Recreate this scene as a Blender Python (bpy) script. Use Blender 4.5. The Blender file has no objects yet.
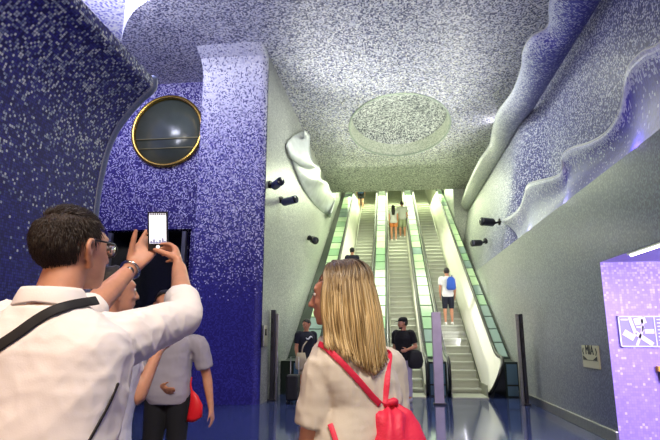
import bpy, bmesh, math, random
from math import sin, cos, tan, pi, radians, atan, sqrt
from mathutils import Vector, Matrix, noise, geometry
V = Vector
random.seed(7)
SC = bpy.context.scene
COL = SC.collection

# ---------------------------------------------------------------- camera
F = 530.0
PITCH = atan(116 / F)
YAW = atan(62 / F * cos(PITCH))
CAMZ = 1.4
FW = V((-sin(YAW) * cos(PITCH), cos(YAW) * cos(PITCH), sin(PITCH)))
RT = V((cos(YAW), sin(YAW), 0))
UP = RT.cross(FW)
CP = V((0, 0, CAMZ))
cam = bpy.data.cameras.new('camera')
cam.sensor_width = 36.0
cam.lens = F / 660 * 36.0
cam.clip_start = 0.05
camo = bpy.data.objects.new('camera', cam)
COL.objects.link(camo)
camo.location = CP
camo.rotation_euler = (pi / 2 + PITCH, 0, YAW)
SC.camera = camo


def at_depth(u, v, d):
    """a point of the hall seen at photograph pixel (u, v), d metres in front of the camera"""
    return CP + (FW * F + RT * (u - 330) + UP * (220 - v)) * (d / F)


def at_y(u, v, y):
    r = FW * F + RT * (u - 330) + UP * (220 - v)
    return CP + r * (y / r.y)


def at_x(u, v, x):
    r = FW * F + RT * (u - 330) + UP * (220 - v)
    return CP + r * (x / r.x)


def at_z(u, v, z):
    r = FW * F + RT * (u - 330) + UP * (220 - v)
    return CP + r * ((z - CAMZ) / r.z)


# ---------------------------------------------------------------- materials
def srgb(h):
    h = h.lstrip('#')
    c = [int(h[i:i + 2], 16) / 255 for i in (0, 2, 4)]
    return tuple((x / 12.92 if x <= .04045 else ((x + .055) / 1.055) ** 2.4) for x in c) + (1,)


class NT:
    def __init__(self, name):
        self.m = bpy.data.materials.new(name)
        self.m.use_nodes = True
        self.t = self.m.node_tree
        self.b = self.t.nodes['Principled BSDF']
        self.o = self.t.nodes['Material Output']

    def n(self, typ, **kw):
        x = self.t.nodes.new(typ)
        for k, v in kw.items():
            setattr(x, k, v)
        return x

    def l(self, a, b):
        self.t.links.new(a, b)

    def math(self, op, a, b=None, c=None):
        x = self.n('ShaderNodeMath', operation=op)
        for i, q in enumerate((a, b, c)):
            if q is None:
                continue
            if isinstance(q, (int, float)):
                x.inputs[i].default_value = q
            else:
                self.l(q, x.inputs[i])
        return x.outputs[0]

    def mix(self, fac, a, b):
        x = self.n('ShaderNodeMix', data_type='RGBA')
        for i, q in ((0, fac), (6, a), (7, b)):
            if isinstance(q, (int, float)):
                x.inputs[i].default_value = q
            elif isinstance(q, tuple):
                x.inputs[i].default_value = q
            else:
                self.l(q, x.inputs[i])
        return x.outputs[2]

    def ramp(self, fac, stops, interp='LINEAR'):
        x = self.n('ShaderNodeValToRGB')
        x.color_ramp.interpolation = interp
        e = x.color_ramp.elements
        while len(e) < len(stops):
            e.new(0.5)
        for i, (p, c) in enumerate(stops):
            e[i].position = p
            e[i].color = c
        self.l(fac, x.inputs[0])
        return x.outputs[0]


def mat(name, col, rough=.5, metal=0, noise_amt=.0, noise_scale=8, bump=0, bump_scale=60, emit=None, emit_s=0, sss=0, coat=0, spec=.5):
    t = NT(name)
    c = srgb(col) if isinstance(col, str) else col
    t.b.inputs['Base Color'].default_value = c
    t.b.inputs['Roughness'].default_value = rough
    t.b.inputs['Metallic'].default_value = metal
    t.b.inputs['Specular IOR Level'].default_value = spec
    if coat:
        t.b.inputs['Coat Weight'].default_value = coat
        t.b.inputs['Coat Roughness'].default_value = .1
    if noise_amt or bump:
        tc = t.n('ShaderNodeTexCoord')
    if noise_amt:
        nz = t.n('ShaderNodeTexNoise')
        nz.inputs['Scale'].default_value = noise_scale
        nz.inputs['Detail'].default_value = 4
        t.l(tc.outputs['Object'], nz.inputs['Vector'])
        d = tuple(max(0, x * (1 - noise_amt)) for x in c[:3]) + (1,)
        e = tuple(min(1, x * (1 + noise_amt)) for x in c[:3]) + (1,)
        t.l(t.ramp(nz.outputs[0], [(.3, d), (.7, e)]), t.b.inputs['Base Color'])
    if bump:
        nb = t.n('ShaderNodeTexNoise')
        nb.inputs['Scale'].default_value = bump_scale
        nb.inputs['Detail'].default_value = 3
        t.l(tc.outputs['Object'], nb.inputs['Vector'])
        bp = t.n('ShaderNodeBump')
        bp.inputs['Strength'].default_value = bump
        bp.inputs['Distance'].default_value = .01
        t.l(nb.outputs[0], bp.inputs['Height'])
        t.l(bp.outputs[0], t.b.inputs['Normal'])
    if emit:
        t.b.inputs['Emission Color'].default_value = srgb(emit)
        t.b.inputs['Emission Strength'].default_value = emit_s
    if sss:
        t.b.inputs['Subsurface Weight'].default_value = sss
        t.b.inputs['Subsurface Radius'].default_value = (.012, .005, .003)
        t.b.inputs['Subsurface Scale'].default_value = 1
    return t.m


FRINGE = {}


def mosaic(name, tile, base, light, dens, axis='Z', clump=0.0, clump_scale=1.2, grout='#1a1a3c', grout_w=.09,
           rough=.28, spec=.5, stretch=1.0, base2=None, light2=None, blend=None, solid=False, smooth=False):
    """glass mosaic: square tesserae on the UV grid (UV in metres), the share of pale
    tiles set along one world axis by dens = [(pos, share), (pos, share)]"""
    t = NT(name)
    uv = t.n('ShaderNodeUVMap')
    mp = t.n('ShaderNodeVectorMath', operation='MULTIPLY')
    mp.inputs[1].default_value = (1 / tile / stretch, 1 / tile, 1)
    geo = t.n('ShaderNodeNewGeometry')
    t.l(geo.outputs['Position'] if solid else uv.outputs[0], mp.inputs[0])
    if solid:
        mp.inputs[1].default_value = (1 / tile, 1 / tile, 1 / tile)
    fl = t.n('ShaderNodeVectorMath', operation='FLOOR')
    t.l(mp.outputs[0], fl.inputs[0])
    wn = t.n('ShaderNodeTexWhiteNoise', noise_dimensions='3D' if solid else '2D')
    t.l(fl.outputs[0], wn.inputs['Vector'])
    sp = t.n('ShaderNodeSeparateColor')
    t.l(wn.outputs['Color'], sp.inputs[0])
    sx = t.n('ShaderNodeSeparateXYZ')
    t.l(geo.outputs['Position'], sx.inputs[0])
    nseg = len(dens)
    rr = t.n('ShaderNodeMapRange')
    rr.inputs['From Min'].default_value = dens[0][0]
    rr.inputs['From Max'].default_value = dens[-1][0]
    if axis == 'V':
        su = t.n('ShaderNodeSeparateXYZ')
        t.l(uv.outputs[0], su.inputs[0])
        t.l(su.outputs[1], rr.inputs[0])
    else:
        t.l(sx.outputs[axis], rr.inputs[0])
    span = dens[-1][0] - dens[0][0]
    d = t.ramp(rr.outputs[0], [((p - dens[0][0]) / span, (s, s, s, 1)) for p, s in dens])
    if clump:
        nz = t.n('ShaderNodeTexNoise')
        nz.inputs['Scale'].default_value = clump_scale
        nz.inputs['Detail'].default_value = 3
        t.l(uv.outputs[0], nz.inputs['Vector'])
        k = t.math('MULTIPLY_ADD', t.math('SUBTRACT', nz.outputs[0], .5), clump, 1.0)
        d = t.math('MULTIPLY', d, k)
    isl = t.math('LESS_THAN', wn.outputs['Value'], d)
    n = len(base)
    bc = t.ramp(sp.outputs[0], [(i / n, srgb(c)) for i, c in enumerate(base)], 'CONSTANT')
    n = len(light)
    lc = t.ramp(sp.outputs[1], [(i / n, srgb(c)) for i, c in enumerate(light)], 'CONSTANT')
    if blend:    # a second range of colours takes over tile by tile along an axis
        r2 = t.n('ShaderNodeMapRange', interpolation_type='SMOOTHSTEP')
        r2.inputs['From Min'].default_value = blend[1]
        r2.inputs['From Max'].default_value = blend[2]
        t.l(sx.outputs[blend[0]], r2.inputs[0])
        sel = r2.outputs[0] if smooth else t.math('LESS_THAN', sp.outputs[2], r2.outputs[0])
        bc = t.mix(sel, bc, t.ramp(sp.outputs[0], [(i / len(base2), srgb(c)) for i, c in enumerate(base2)], 'CONSTANT'))
        lc = t.mix(sel, lc, t.ramp(sp.outputs[1], [(i / len(light2), srgb(c)) for i, c in enumerate(light2)], 'CONSTANT'))
    c = t.mix(isl, bc, lc)
    if grout:
        fr = t.n('ShaderNodeVectorMath', operation='FRACTION')
        t.l(mp.outputs[0], fr.inputs[0])
        fx = t.n('ShaderNodeSeparateXYZ')
        t.l(fr.outputs[0], fx.inputs[0])
        g = t.math('MAXIMUM', t.math('LESS_THAN', fx.outputs[0], grout_w), t.math('LESS_THAN', fx.outputs[1], grout_w))
        c = t.mix(g, c, srgb(grout))
    t.l(c, t.b.inputs['Base Color'])
    t.b.inputs['Roughness'].default_value = rough
    t.b.inputs['Specular IOR Level'].default_value = spec
    # each tessera sits at its own slight tilt
    bp = t.n('ShaderNodeBump')
    bp.inputs['Strength'].default_value = .25
    bp.inputs['Distance'].default_value = .004
    t.l(sp.outputs[2], bp.inputs['Height'])
    t.l(bp.outputs[0], t.b.inputs['Normal'])
    return t.m


BLUES = ['#2b2478', '#231d66', '#332c8c', '#1e1a58', '#3a329c']
WHITES = ['#d6d6f4', '#b9bbe8', '#e9e9fa', '#9da2dc']
M = {}
CREAM, CREAM_L = ['#b4b8b0', '#a8ada6', '#c0c3ba', '#adb2ac'], ['#cfd1c6', '#c4c7bc', '#d9dace']
M['near'] = mosaic('mosaic_near_wall', .032, ['#2a2580', '#241f70', '#2f2b8c', '#201b62', '#343488'], ['#a3abc4', '#8891b2', '#c6cad6', '#666fa2'],
                   [(1.9, .0), (2.8, .05), (3.7, .24), (4.6, .38), (5.3, .55)], clump=2.0, clump_scale=1.6, grout='#15133c', grout_w=.14, rough=.5, spec=.25)
M['col'] = mosaic('mosaic_column', .026, ['#333088', '#2c297a', '#3b3894', '#282574'], ['#aeaed8', '#9290c6', '#c8c8e6', '#7c79b6'],
                  [(0, 0), (2.1, 0), (2.6, .14), (3.6, .36), (5.2, .58), (7.0, .78), (8, .9)], clump=.3, grout=None, rough=.4, spec=.3,
                  base2=['#6c6e9c', '#585a8a', '#7a7ba6', '#62648e'], light2=['#d0d2e2', '#bec0d8', '#e0e0ea'], blend=('Z', 5.6, 8.2), smooth=True)
M['recess'] = mosaic('mosaic_recess_wall', .028, ['#312a78', '#29236a', '#393184'], ['#a6a4d2', '#8a88be', '#c2c2e2'],
                     [(3.4, .2), (4.6, .34), (8, .5)], clump=.3, grout='#2a246c', grout_w=.06, rough=.4, spec=.3)
M['ceil'] = mosaic('mosaic_ceiling', .03, ['#6c6e96', '#565882', '#7a7ba0', '#7e7f96', '#4a4c76'], ['#d4d5e2', '#c4c6da', '#e4e3ea', '#aaacca'],
                   [(7, .60), (13, .60), (24, .6)], axis='Y', clump=.2, grout=None, rough=.45, spec=.3,
                   base2=['#767a7c', '#62666c', '#868884', '#53575e'], light2=['#dfe0d8', '#ccd0c8', '#eceae0'], blend=('Y', 10, 22))
M['left'] = mosaic('mosaic_left_wall', .022, ['#83868a', '#777a80', '#8d9090'], ['#a4a6a4', '#989a9a', '#b0b2ae'], [(0, .35), (3, .45), (8, .3)], grout=None, rough=.35, base2=CREAM, light2=CREAM_L, blend=('Y', 11.5, 19))
M['right'] = mosaic('mosaic_right_wall', .022, ['#3a3f68', '#41466e', '#343962', '#464b72'], ['#5a6684', '#64708c', '#50607e'],
                    [(0, .30), (1.6, .42), (3.2, .30)], clump=.5, clump_scale=.8, grout=None, rough=.3, base2=['#9a9e98', '#8e938e', '#a6a9a2', '#949894'], light2=['#b8bab0', '#adb0a8', '#c2c3b8'], blend=('Y', 5.0, 15.5), smooth=True)
M['rightup'] = mosaic('mosaic_right_upper', .027, ['#4d4f88', '#40427a', '#585a92', '#36386a'], ['#b0b2cc', '#9699be', '#c6c8d8'],
                      [(3.4, .10), (4.6, .26), (7.4, .42)], clump=.5, grout='#4a4d7c', grout_w=.06, rough=.45, spec=.3, base2=CREAM, light2=CREAM_L, blend=('Y', 12, 21), smooth=True)
def wave_mat(name, base, light, dens, base2, light2, blend):
    return lambda top: mosaic(name, .024, base, light, [(p * top, d) for p, d in dens], axis='V', grout='#4a4690', grout_w=.07, rough=.42, spec=.3,
                              base2=base2, light2=light2, blend=blend, smooth=True)


M['wave'] = wave_mat('mosaic_wave', ['#3a3590', '#433e9a', '#322d82', '#4a45a0'], ['#b4b8d4', '#a2a6c8', '#c8ccdc'], [(0, .02), (.66, .07), (.82, .35), (.92, .97), (1, 1)],
                     ['#9497aa', '#888ba2', '#a0a2b0'], ['#c4c8ca', '#b8bcc2', '#d0d2d2'], ('Y', 8, 13.5))
M['wave_far'] = wave_mat('mosaic_wave_pale', ['#4a4aa0', '#5454aa', '#404094'], ['#a8acd0', '#969ac4', '#bcc0da'], [(0, .12), (.5, .3), (.8, .6), (.93, .97), (1, 1)],
                         CREAM, CREAM_L, ('Y', 9.5, 17))
M['niche'] = mosaic('mosaic_niche', .034, ['#a68fe8', '#ab95ea', '#a18ae4'], ['#c6b4f2', '#bba7ee', '#d4c6f6'],
                    [(0, .06), (1.6, .10), (2.0, .2), (2.4, .6)], grout='#9a84dc', grout_w=.1, rough=.4)
M['wave_lip'] = mat('pale_tile_lip', '#a9abb2', .35, noise_amt=.12, noise_scale=40)
M['rim'] = mat('grey_tile_rim', '#5e6886', .35, noise_amt=.25, noise_scale=60)
M['steel'] = mat('brushed_steel', '#b4b4b4', .3, 1, noise_amt=.1, noise_scale=20)
M['lilac'] = mat('lilac_steel', '#b9b0c0', .4, .6, noise_amt=.1, noise_scale=5)
M['dark_steel'] = mat('dark_steel', '#4a4a52', .3, .8)
M['brass'] = mat('brass', '#c9a652', .22, 1)
M['black'] = mat('black_plastic', '#15151a', .4)
M['rubber'] = mat('black_rubber', '#0e0f12', .35)
M['navy'] = mat('navy_lamp_paint', '#30366a', .4)
M['lens'] = mat('lamp_lens', '#23262c', .08)
M['window'] = mat('dark_window_glass', '#4c5550', .25, .1, noise_amt=.3, noise_scale=.8, spec=.8)
M['doorvoid'] = mat('dark_doorway_panel', '#191b26', .25)
M['white_panel'] = mat('white_balustrade', '#fbfaec', .45)
M['tread'] = mat('step_aluminium', '#b3b5a8', .45, .35, noise_amt=.08, noise_scale=30)
M['deckframe'] = mat('deck_frame', '#23302c', .35, .5)


def lit_panel(name, col, s):
    t = NT(name)
    t.b.inputs['Base Color'].default_value = srgb(col)
    t.b.inputs['Roughness'].default_value = .15
    t.b.inputs['Emission Color'].default_value = srgb(col)
    t.b.inputs['Emission Strength'].default_value = s
    return t.m


M['lit_a'] = lit_panel('lit_glass_pale_green', '#c2dfae', .26)
M['lit_b'] = lit_panel('lit_glass_green', '#9cc498', .18)
M['lit_c'] = lit_panel('lit_glass_teal', '#93aca4', .08)
M['deckglass'] = mat('blue_deck_glass', '#5c7c92', .12, .1, spec=.8)
M['tube'] = mat('violet_strip_light', '#ffffff', .4, emit='#e8dcff', emit_s=9)


def steps_mat():
    t = NT('grooved_step')
    tc = t.n('ShaderNodeTexCoord')
    w = t.n('ShaderNodeTexWave', bands_direction='X')
    w.inputs['Scale'].default_value = 18
    t.l(tc.outputs['Object'], w.inputs[0])
    t.l(t.ramp(w.outputs[1], [(.2, srgb('#8d9084')), (.6, srgb('#d6d8ca'))]), t.b.inputs['Base Color'])
    t.b.inputs['Roughness'].default_value = .4
    t.b.inputs['Metallic'].default_value = .3
    return t.m


M['riser'] = steps_mat()


def floor_mat():
    t = NT('polished_blue_floor')
    geo = t.n('ShaderNodeNewGeometry')
    sc = t.n('ShaderNodeVectorMath', operation='SCALE')
    sc.inputs['Scale'].default_value = 1 / .6
    t.l(geo.outputs['Position'], sc.inputs[0])
    fl = t.n('ShaderNodeVectorMath', operation='FLOOR')
    t.l(sc.outputs[0], fl.inputs[0])
    wn = t.n('ShaderNodeTexWhiteNoise', noise_dimensions='2D')
    t.l(fl.outputs[0], wn.inputs['Vector'])
    fr = t.n('ShaderNodeVectorMath', operation='FRACTION')
    t.l(sc.outputs[0], fr.inputs[0])
    fx = t.n('ShaderNodeSeparateXYZ')
    t.l(fr.outputs[0], fx.inputs[0])
    g = t.math('MAXIMUM', t.math('LESS_THAN', fx.outputs[0], .012), t.math('LESS_THAN', fx.outputs[1], .012))
    c = t.ramp(wn.outputs[0], [(0, srgb('#303b6a')), (1, srgb('#3a4674'))])
    t.l(t.mix(g, c, srgb('#1c2858')), t.b.inputs['Base Color'])
    t.b.inputs['Roughness'].default_value = .09
    t.b.inputs['Specular IOR Level'].default_value = .7
    return t.m


M['floor'] = floor_mat()


# ---------------------------------------------------------------- mesh helpers
class MB:
    """collects geometry for ONE mesh object"""

    def __init__(self):
        self.v, self.f, self.uv, self.sm = [], [], {}, []

    def add(self, vs, fs, uvs=None, smooth=False):
        o = len(self.v)
        self.v += [V(p) for p in vs]
        for i, fc in enumerate(fs):
            self.f.append(tuple(o + k for k in fc))
            self.sm.append(smooth)
            if uvs:
                self.uv[len(self.f) - 1] = [uvs[k] for k in fc]
        return self

    def box(self, c, s, rot=None):
        c = V(c)
        hx, hy, hz = s[0] / 2, s[1] / 2, s[2] / 2
        ps = [V((a * hx, b * hy, d * hz)) for d in (-1, 1) for b in (-1, 1) for a in (-1, 1)]
        if rot is not None:
            ps = [rot @ p for p in ps]
        return self.add([c + p for p in ps], [(0, 2, 3, 1), (4, 5, 7, 6), (0, 1, 5, 4), (2, 6, 7, 3), (0, 4, 6, 2), (1, 3, 7, 5)])

    def ext_x(self, poly, x0, x1):
        """a (y, z) outline carried from x0 to x1"""
        n = len(poly)
        vs = [(x0, p[0], p[1]) for p in poly] + [(x1, p[0], p[1]) for p in poly]
        fs = [tuple(range(n)), tuple(range(2 * n - 1, n - 1, -1))]
        fs += [(i, n + i, n + (i + 1) % n, (i + 1) % n) for i in range(n)]
        return self.add(vs, fs)

    def loft(self, secs, n=20, cap=True, closed=True):
        """secs: (centre, half axis a, half axis b, exponent)"""
        vs, fs = [], []
        for s in secs:
            c, a, b = V(s[0]), V(s[1]), V(s[2])
            e = s[3] if len(s) > 3 else 2
            for k in range(n):
                th = 2 * pi * k / n
                cx, sy = cos(th), sin(th)
                vs.append(c + a * math.copysign(abs(cx) ** (2 / e), cx) + b * math.copysign(abs(sy) ** (2 / e), sy))
        m = len(secs)
        for i in range(m - 1):
            for k in range(n):
                k2 = (k + 1) % n
                fs.append((i * n + k, i * n + k2, (i + 1) * n + k2, (i + 1) * n + k))
        if cap:
            o = len(vs)
            vs += [V(secs[0][0]), V(secs[-1][0])]
            for k in range(n):
                k2 = (k + 1) % n
                fs.append((o, k2, k))
                fs.append((o + 1, (m - 1) * n + k, (m - 1) * n + k2))
        return self.add(vs, fs, smooth=True)

    def ell(self, c, ax, ay, az, n=16, m=10):
        secs = []
        for i in range(m + 1):
            t = -pi / 2 + pi * i / m
            k = max(cos(t), .02)
            secs.append((V(c) + V(az) * sin(t), V(ax) * k, V(ay) * k))
        return self.loft(secs, n)

    def tube(self, pts, rad, n=10, sub=4, flat=1.0, flat_axis=None, round_caps=True, smooth_path=True):
        pts = [V(p) for p in pts]
        if isinstance(rad, (int, float)):
            rad = [rad] * len(pts)
        P, R = [], []
        if smooth_path and len(pts) > 2:
            for i in range(len(pts) - 1):
                p0 = pts[max(i - 1, 0)]
                p1, p2 = pts[i], pts[i + 1]
                p3 = pts[min(i + 2, len(pts) - 1)]
                for j in range(sub):
                    t = j / sub
                    P.append(.5 * ((2 * p1) + (p2 - p0) * t + (2 * p0 - 5 * p1 + 4 * p2 - p3) * t * t + (3 * p1 - p0 - 3 * p2 + p3) * t ** 3))
                    R.append(rad[i] + (rad[i + 1] - rad[i]) * t)
            P.append(pts[-1])
            R.append(rad[-1])
        else:
            P, R = pts, list(rad)
        T = []
        for i in range(len(P)):
            d = P[min(i + 1, len(P) - 1)] - P[max(i - 1, 0)]
            T.append(d.normalized() if d.length > 1e-9 else V((0, 0, 1)))
        a = V(flat_axis) if flat_axis is not None else (V((0, 0, 1)) if abs(T[0].z) < .9 else V((1, 0, 0)))
        secs = []
        if round_caps:
            for k in (.0, .5, .85):
                r = R[0] * max(sin(k * pi / 2), .05)
                secs.append((P[0] - T[0] * R[0] * cos(k * pi / 2), T[0], r))
        for p, t, r in zip(P, T, R):
            secs.append((p, t, r))
        if round_caps:
            for k in (.85, .5, .0):
                r = R[-1] * max(sin(k * pi / 2), .05)
                secs.append((P[-1] + T[-1] * R[-1] * cos(k * pi / 2), T[-1], r))
        out = []
        for p, t, r in secs:
            x = a - t * a.dot(t)
            if x.length < 1e-6:
                x = t.orthogonal()
            x.normalize()
            a = x if flat_axis is None else a
            y = t.cross(x)
            out.append((p, x * r * flat, y * r))
        return self.loft(out, n)

    def mesh(self, name):
        me = bpy.data.meshes.new(name)
        me.from_pydata([tuple(p) for p in self.v], [], self.f)
        if self.uv:
            ul = me.uv_layers.new(name='UVMap')
            for p in me.polygons:
                q = self.uv.get(p.index)
                if q:
                    for li, w in zip(p.loop_indices, q):
                        ul.data[li].uv = w
        me.polygons.foreach_set('use_smooth', self.sm)
        me.update()
        return me

    def build(self, name, m, parent=None, fix=False):
        me = self.mesh(name)
        if fix:
            bm = bmesh.new()
            bm.from_mesh(me)
            bmesh.ops.recalc_face_normals(bm, faces=bm.faces)
            bm.to_mesh(me)
            bm.free()
        return link(name, me, m, parent)


def link(name, me, m, parent=None):
    o = bpy.data.objects.new(name, me)
    for k in (m if isinstance(m, (list, tuple)) else [m]):
        me.materials.append(k)
    COL.objects.link(o)
    if parent is not None:
        o.parent = parent
        o.matrix_parent_inverse = parent_inverse(parent)
    return o


def world_of(o):
    m = Matrix.LocRotScale(o.location, o.rotation_euler, o.scale)
    if o.parent is not None:
        return world_of(o.parent) @ o.matrix_parent_inverse @ m
    return m


def parent_inverse(p):
    return world_of(p).inverted()


def bevel(o, w, seg=2, angle=40):
    b = o.modifiers.new('bevel', 'BEVEL')
    b.width = w
    b.segments = seg
    b.limit_method = 'ANGLE'
    b.angle_limit = radians(angle)
    return o


def tag(o, label=None, cat=None, group=None, kind=None):
    if label:
        o['label'] = label
    if cat:
        o['category'] = cat
    if group:
        o['group'] = group
    if kind:
        o['kind'] = kind
    return o


def empty(name, loc, label, cat, group=None):
    o = bpy.data.objects.new(name, None)
    o.empty_display_size = .1
    COL.objects.link(o)
    o.location = loc
    return tag(o, label, cat, group)


def structure(o):
    o['kind'] = 'structure'
    return o


def sheet(name, fn, nu, nv, m, smooth=True, flip=False, solid=0):
    """fn(i/nu, j/nv) -> point ; UV in metres along the sheet"""
    mb = MB()
    P = [[V(fn(i / nu, j / nv)) for j in range(nv + 1)] for i in range(nu + 1)]
    midj = nv // 2
    U = [0]
    for i in range(nu):
        U.append(U[-1] + (P[i + 1][midj] - P[i][midj]).length)
    midi = nu // 2
    W = [0]
    for j in range(nv):
        W.append(W[-1] + (P[midi][j + 1] - P[midi][j]).length)
    vs = [P[i][j] for i in range(nu + 1) for j in range(nv + 1)]
    uv = [(U[i] + .013, W[j] + .007) for i in range(nu + 1) for j in range(nv + 1)]
    fs = []
    for i in range(nu):
        for j in range(nv):
            a = i * (nv + 1) + j
            q = (a, a + 1, a + nv + 2, a + nv + 1)
            fs.append(q[::-1] if flip else q)
    mb.add(vs, fs, uv, smooth)
    o = mb.build(name, m)
    if solid:
        s = o.modifiers.new('solid', 'SOLIDIFY')
        s.thickness = solid
        s.offset = -1
    return o


def curve_at(pts, t):
    """piecewise smooth through pts, t 0..1"""
    n = len(pts) - 1
    x = min(max(t, 0), 1) * n
    i = min(int(x), n - 1)
    t = x - i
    p0, p1, p2, p3 = V(pts[max(i - 1, 0)]), V(pts[i]), V(pts[i + 1]), V(pts[min(i + 2, n)])
    return .5 * ((2 * p1) + (p2 - p0) * t + (2 * p0 - 5 * p1 + 4 * p2 - p3) * t * t + (3 * p1 - p0 - 3 * p2 + p3) * t ** 3)


def evaluated_mesh(ob):
    dg = bpy.context.evaluated_depsgraph_get()
    dg.update()
    return bpy.data.meshes.new_from_object(ob.evaluated_get(dg))


def fuse(mb, voxel, smooth=3, name='fused'):
    """join closed lofts into one continuous skin"""
    ob = bpy.data.objects.new('tmp', mb.mesh('tmp'))
    COL.objects.link(ob)
    r = ob.modifiers.new('r', 'REMESH')
    r.mode = 'VOXEL'
    r.voxel_size = voxel
    r.use_smooth_shade = True
    if smooth:
        s = ob.modifiers.new('s', 'SMOOTH')
        s.factor = .5
        s.iterations = smooth
    me = evaluated_mesh(ob)
    me.name = name
    old = ob.data
    bpy.data.objects.remove(ob)
    bpy.data.meshes.remove(old)
    me.materials.clear()
    me.polygons.foreach_set('use_smooth', [True] * len(me.polygons))
    return me


# ---------------------------------------------------------------- the setting
XL, XR = -2.78, 2.95
# floor
sheet_floor = sheet('floor', lambda a, b: (-10 + 18 * a, -5 + 20 * b, 0), 4, 4, M['floor'], False, flip=True)
structure(sheet_floor)

# ceiling with the oculus and the bright raised bay
CZ = 8.0
OC = V((.40, 16.4, CZ))
OA, OB = 1.62, 2.62
oculus = [(OC.x + OA * cos(2 * pi * k / 64), OC.y + OB * sin(2 * pi * k / 64)) for k in range(64)]
bay_curve = [(-7.0, 12.3), (-6.4, 11.1), (-5.92, 10.25), (-5.5, 9.67), (-5.13, 9.28), (-4.67, 8.99), (-4.0, 8.74), (-3.0, 8.6)]
bay = [tuple(curve_at([(p[0], p[1], 0) for p in bay_curve], k / 24))[:2] for k in range(25)] + [(-3.0, 4.5), (-8.8, 4.5), (-8.8, 12.3)]
outer = [(-9, -5), (4.3, -5), (4.3, 24), (XL - .05, 24), (XL - .05, 12.7), (-9, 12.7)]


def inside(p, poly):
    r = False
    j = len(poly) - 1
    for i in range(len(poly)):
        a, b = poly[i], poly[j]
        if (a[1] > p[1]) != (b[1] > p[1]) and p[0] < (b[0] - a[0]) * (p[1] - a[1]) / (b[1] - a[1]) + a[0]:
            r = not r
        j = i
    return r


def plate(loops, z, name, m):
    pts, edges = [], []
    for lp in loops:
        o = len(pts)
        pts += [V(p).to_2d() if len(p) > 2 else V(p) for p in lp]
        edges += [(o + i, o + (i + 1) % len(lp)) for i in range(len(lp))]
    vs, es, fs, *_ = geometry.delaunay_2d_cdt(pts, edges, [], 0, 1e-5)
    keep = []
    for f_ in fs:
        c = sum((vs[i] for i in f_), V((0, 0))) / len(f_)
        if inside(c, loops[0]) and not any(inside(c, lp) for lp in loops[1:]):
            keep.append(tuple(f_))
    mb = MB()
    mb.add([(p.x, p.y, z) for p in vs], keep, [(p.x + 20, p.y + 20) for p in vs])
    return mb.build(name, m)


structure(plate([outer, oculus, bay], CZ, 'ceiling', M['ceil']))


# oculus recess: a flared collar, a shallow dome
def oc_fn(a, b):
    prof = [(.95, .40), (.93, .44), (.86, .52), (.74, .60), (.55, .68), (.28, .73), (.001, .74)]
    r, h = curve_at([(p[0], p[1], 0) for p in prof], b)[:2]
    return (OC.x + OA * r * cos(2 * pi * a), OC.y + OB * r * sin(2 * pi * a), CZ + h)


def polar_sheet(name, fn, nu, nv, m):
    o = sheet(name, fn, nu, nv, m, True)
    ul = o.data.uv_layers[0]
    for lp in o.data.loops:
        p = o.data.vertices[lp.vertex_index].co
        ul.data[lp.index].uv = (p.x + 20 + (p.z - CZ) * .9, p.y + 20 + (p.z - CZ) * .9)
    return o


M['oculus'] = mosaic('mosaic_oculus', .036, ['#62666e', '#52565e', '#72757a', '#484c5a'], ['#d8dad8', '#c6c9c8', '#e6e8e4'],
                     [(12, .40), (20, .62)], axis='Y', grout=None, rough=.4, solid=True)
structure(polar_sheet('ceiling_oculus', oc_fn, 64, 18, M['oculus']))


def collar_fn(a, b):
    r = 1 - .05 * b ** 1.6
    return (OC.x + OA * r * cos(2 * pi * a), OC.y + OB * r * sin(2 * pi * a), CZ + .41 * b)


M['collar'] = mosaic('mosaic_oculus_collar', .03, ['#b4bca6', '#a6b09c', '#c0c6b0'], ['#dfe2d0', '#d2d8c4', '#e8eada'], [(12, .6), (20, .6)], axis='Y', grout=None, rough=.35)  # paler than the dome: light on the inner wall put into the colour
structure(sheet('trim_7', collar_fn, 64, 6, M['collar'], True))
lip = MB()
lip.tube([(x, y, CZ - .01) for x, y in oculus + oculus[:2]], .03, n=8, sub=1, round_caps=False)
structure(lip.build('trim_1', mat('oculus_rim', '#a2ae9e', .4)))

# raised bay: curved fascia + upper ceiling
fas = sheet('ceiling_fascia', lambda a, b: (*curve_at([(p[0], p[1], 0) for p in bay_curve], a)[:2], CZ + 1.3 * b), 30, 4, M['ceil'], True)
structure(fas)
M['bay'] = mosaic('mosaic_bay', .05, ['#a9a9e4', '#9a9adc'], ['#f0f0fc', '#dcdcf6', '#ffffff'], [(4, .7), (12, .7)], axis='Y', grout=None, rough=.4)
structure(plate([[(-9, 4.2), (-2.8, 4.2), (-2.8, 12.6), (-9, 12.6)]], CZ + 1.3, 'ceiling_bay', M['bay']))

# left wall of the escalator hall and the column in front of it
structure(sheet('wall_left', lambda a, b: (XL + .28 * a, 11.4 + 28.6 * a, 17 * b), 24, 16, M['left'], False, flip=True))


def column_outline():
    r = .16
    x0, x1, y0, y1 = -4.38, XL - .005, 11.3, 12.7
    pts = [(x0, y1)]
    for k in range(7):
        t = pi + (pi / 2) * k / 6
        pts.append((x0 + .05 + .05 * cos(t), y0 + .05 + .05 * sin(t)))
    for k in range(9):
        t = -pi / 2 + (pi / 2) * k / 8
        pts.append((x1 - r + r * cos(t), y0 + r + r * sin(t)))
    pts.append((x1, y1))
    return pts


co = column_outline()


def col_fn(a, b):
    k = a * (len(co) - 1)
    i = min(int(k), len(co) - 2)
    t = k - i
    x = co[i][0] + (co[i + 1][0] - co[i][0]) * t
    y = co[i][1] + (co[i + 1][1] - co[i][1]) * t
    z = CZ * b
    fl = max(0, (z - (CZ - .55)) / .55)
    y -= (1 - sqrt(max(0, 1 - fl * fl))) * .55 if y < 11.6 else 0
    return (x, y, z)


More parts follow.
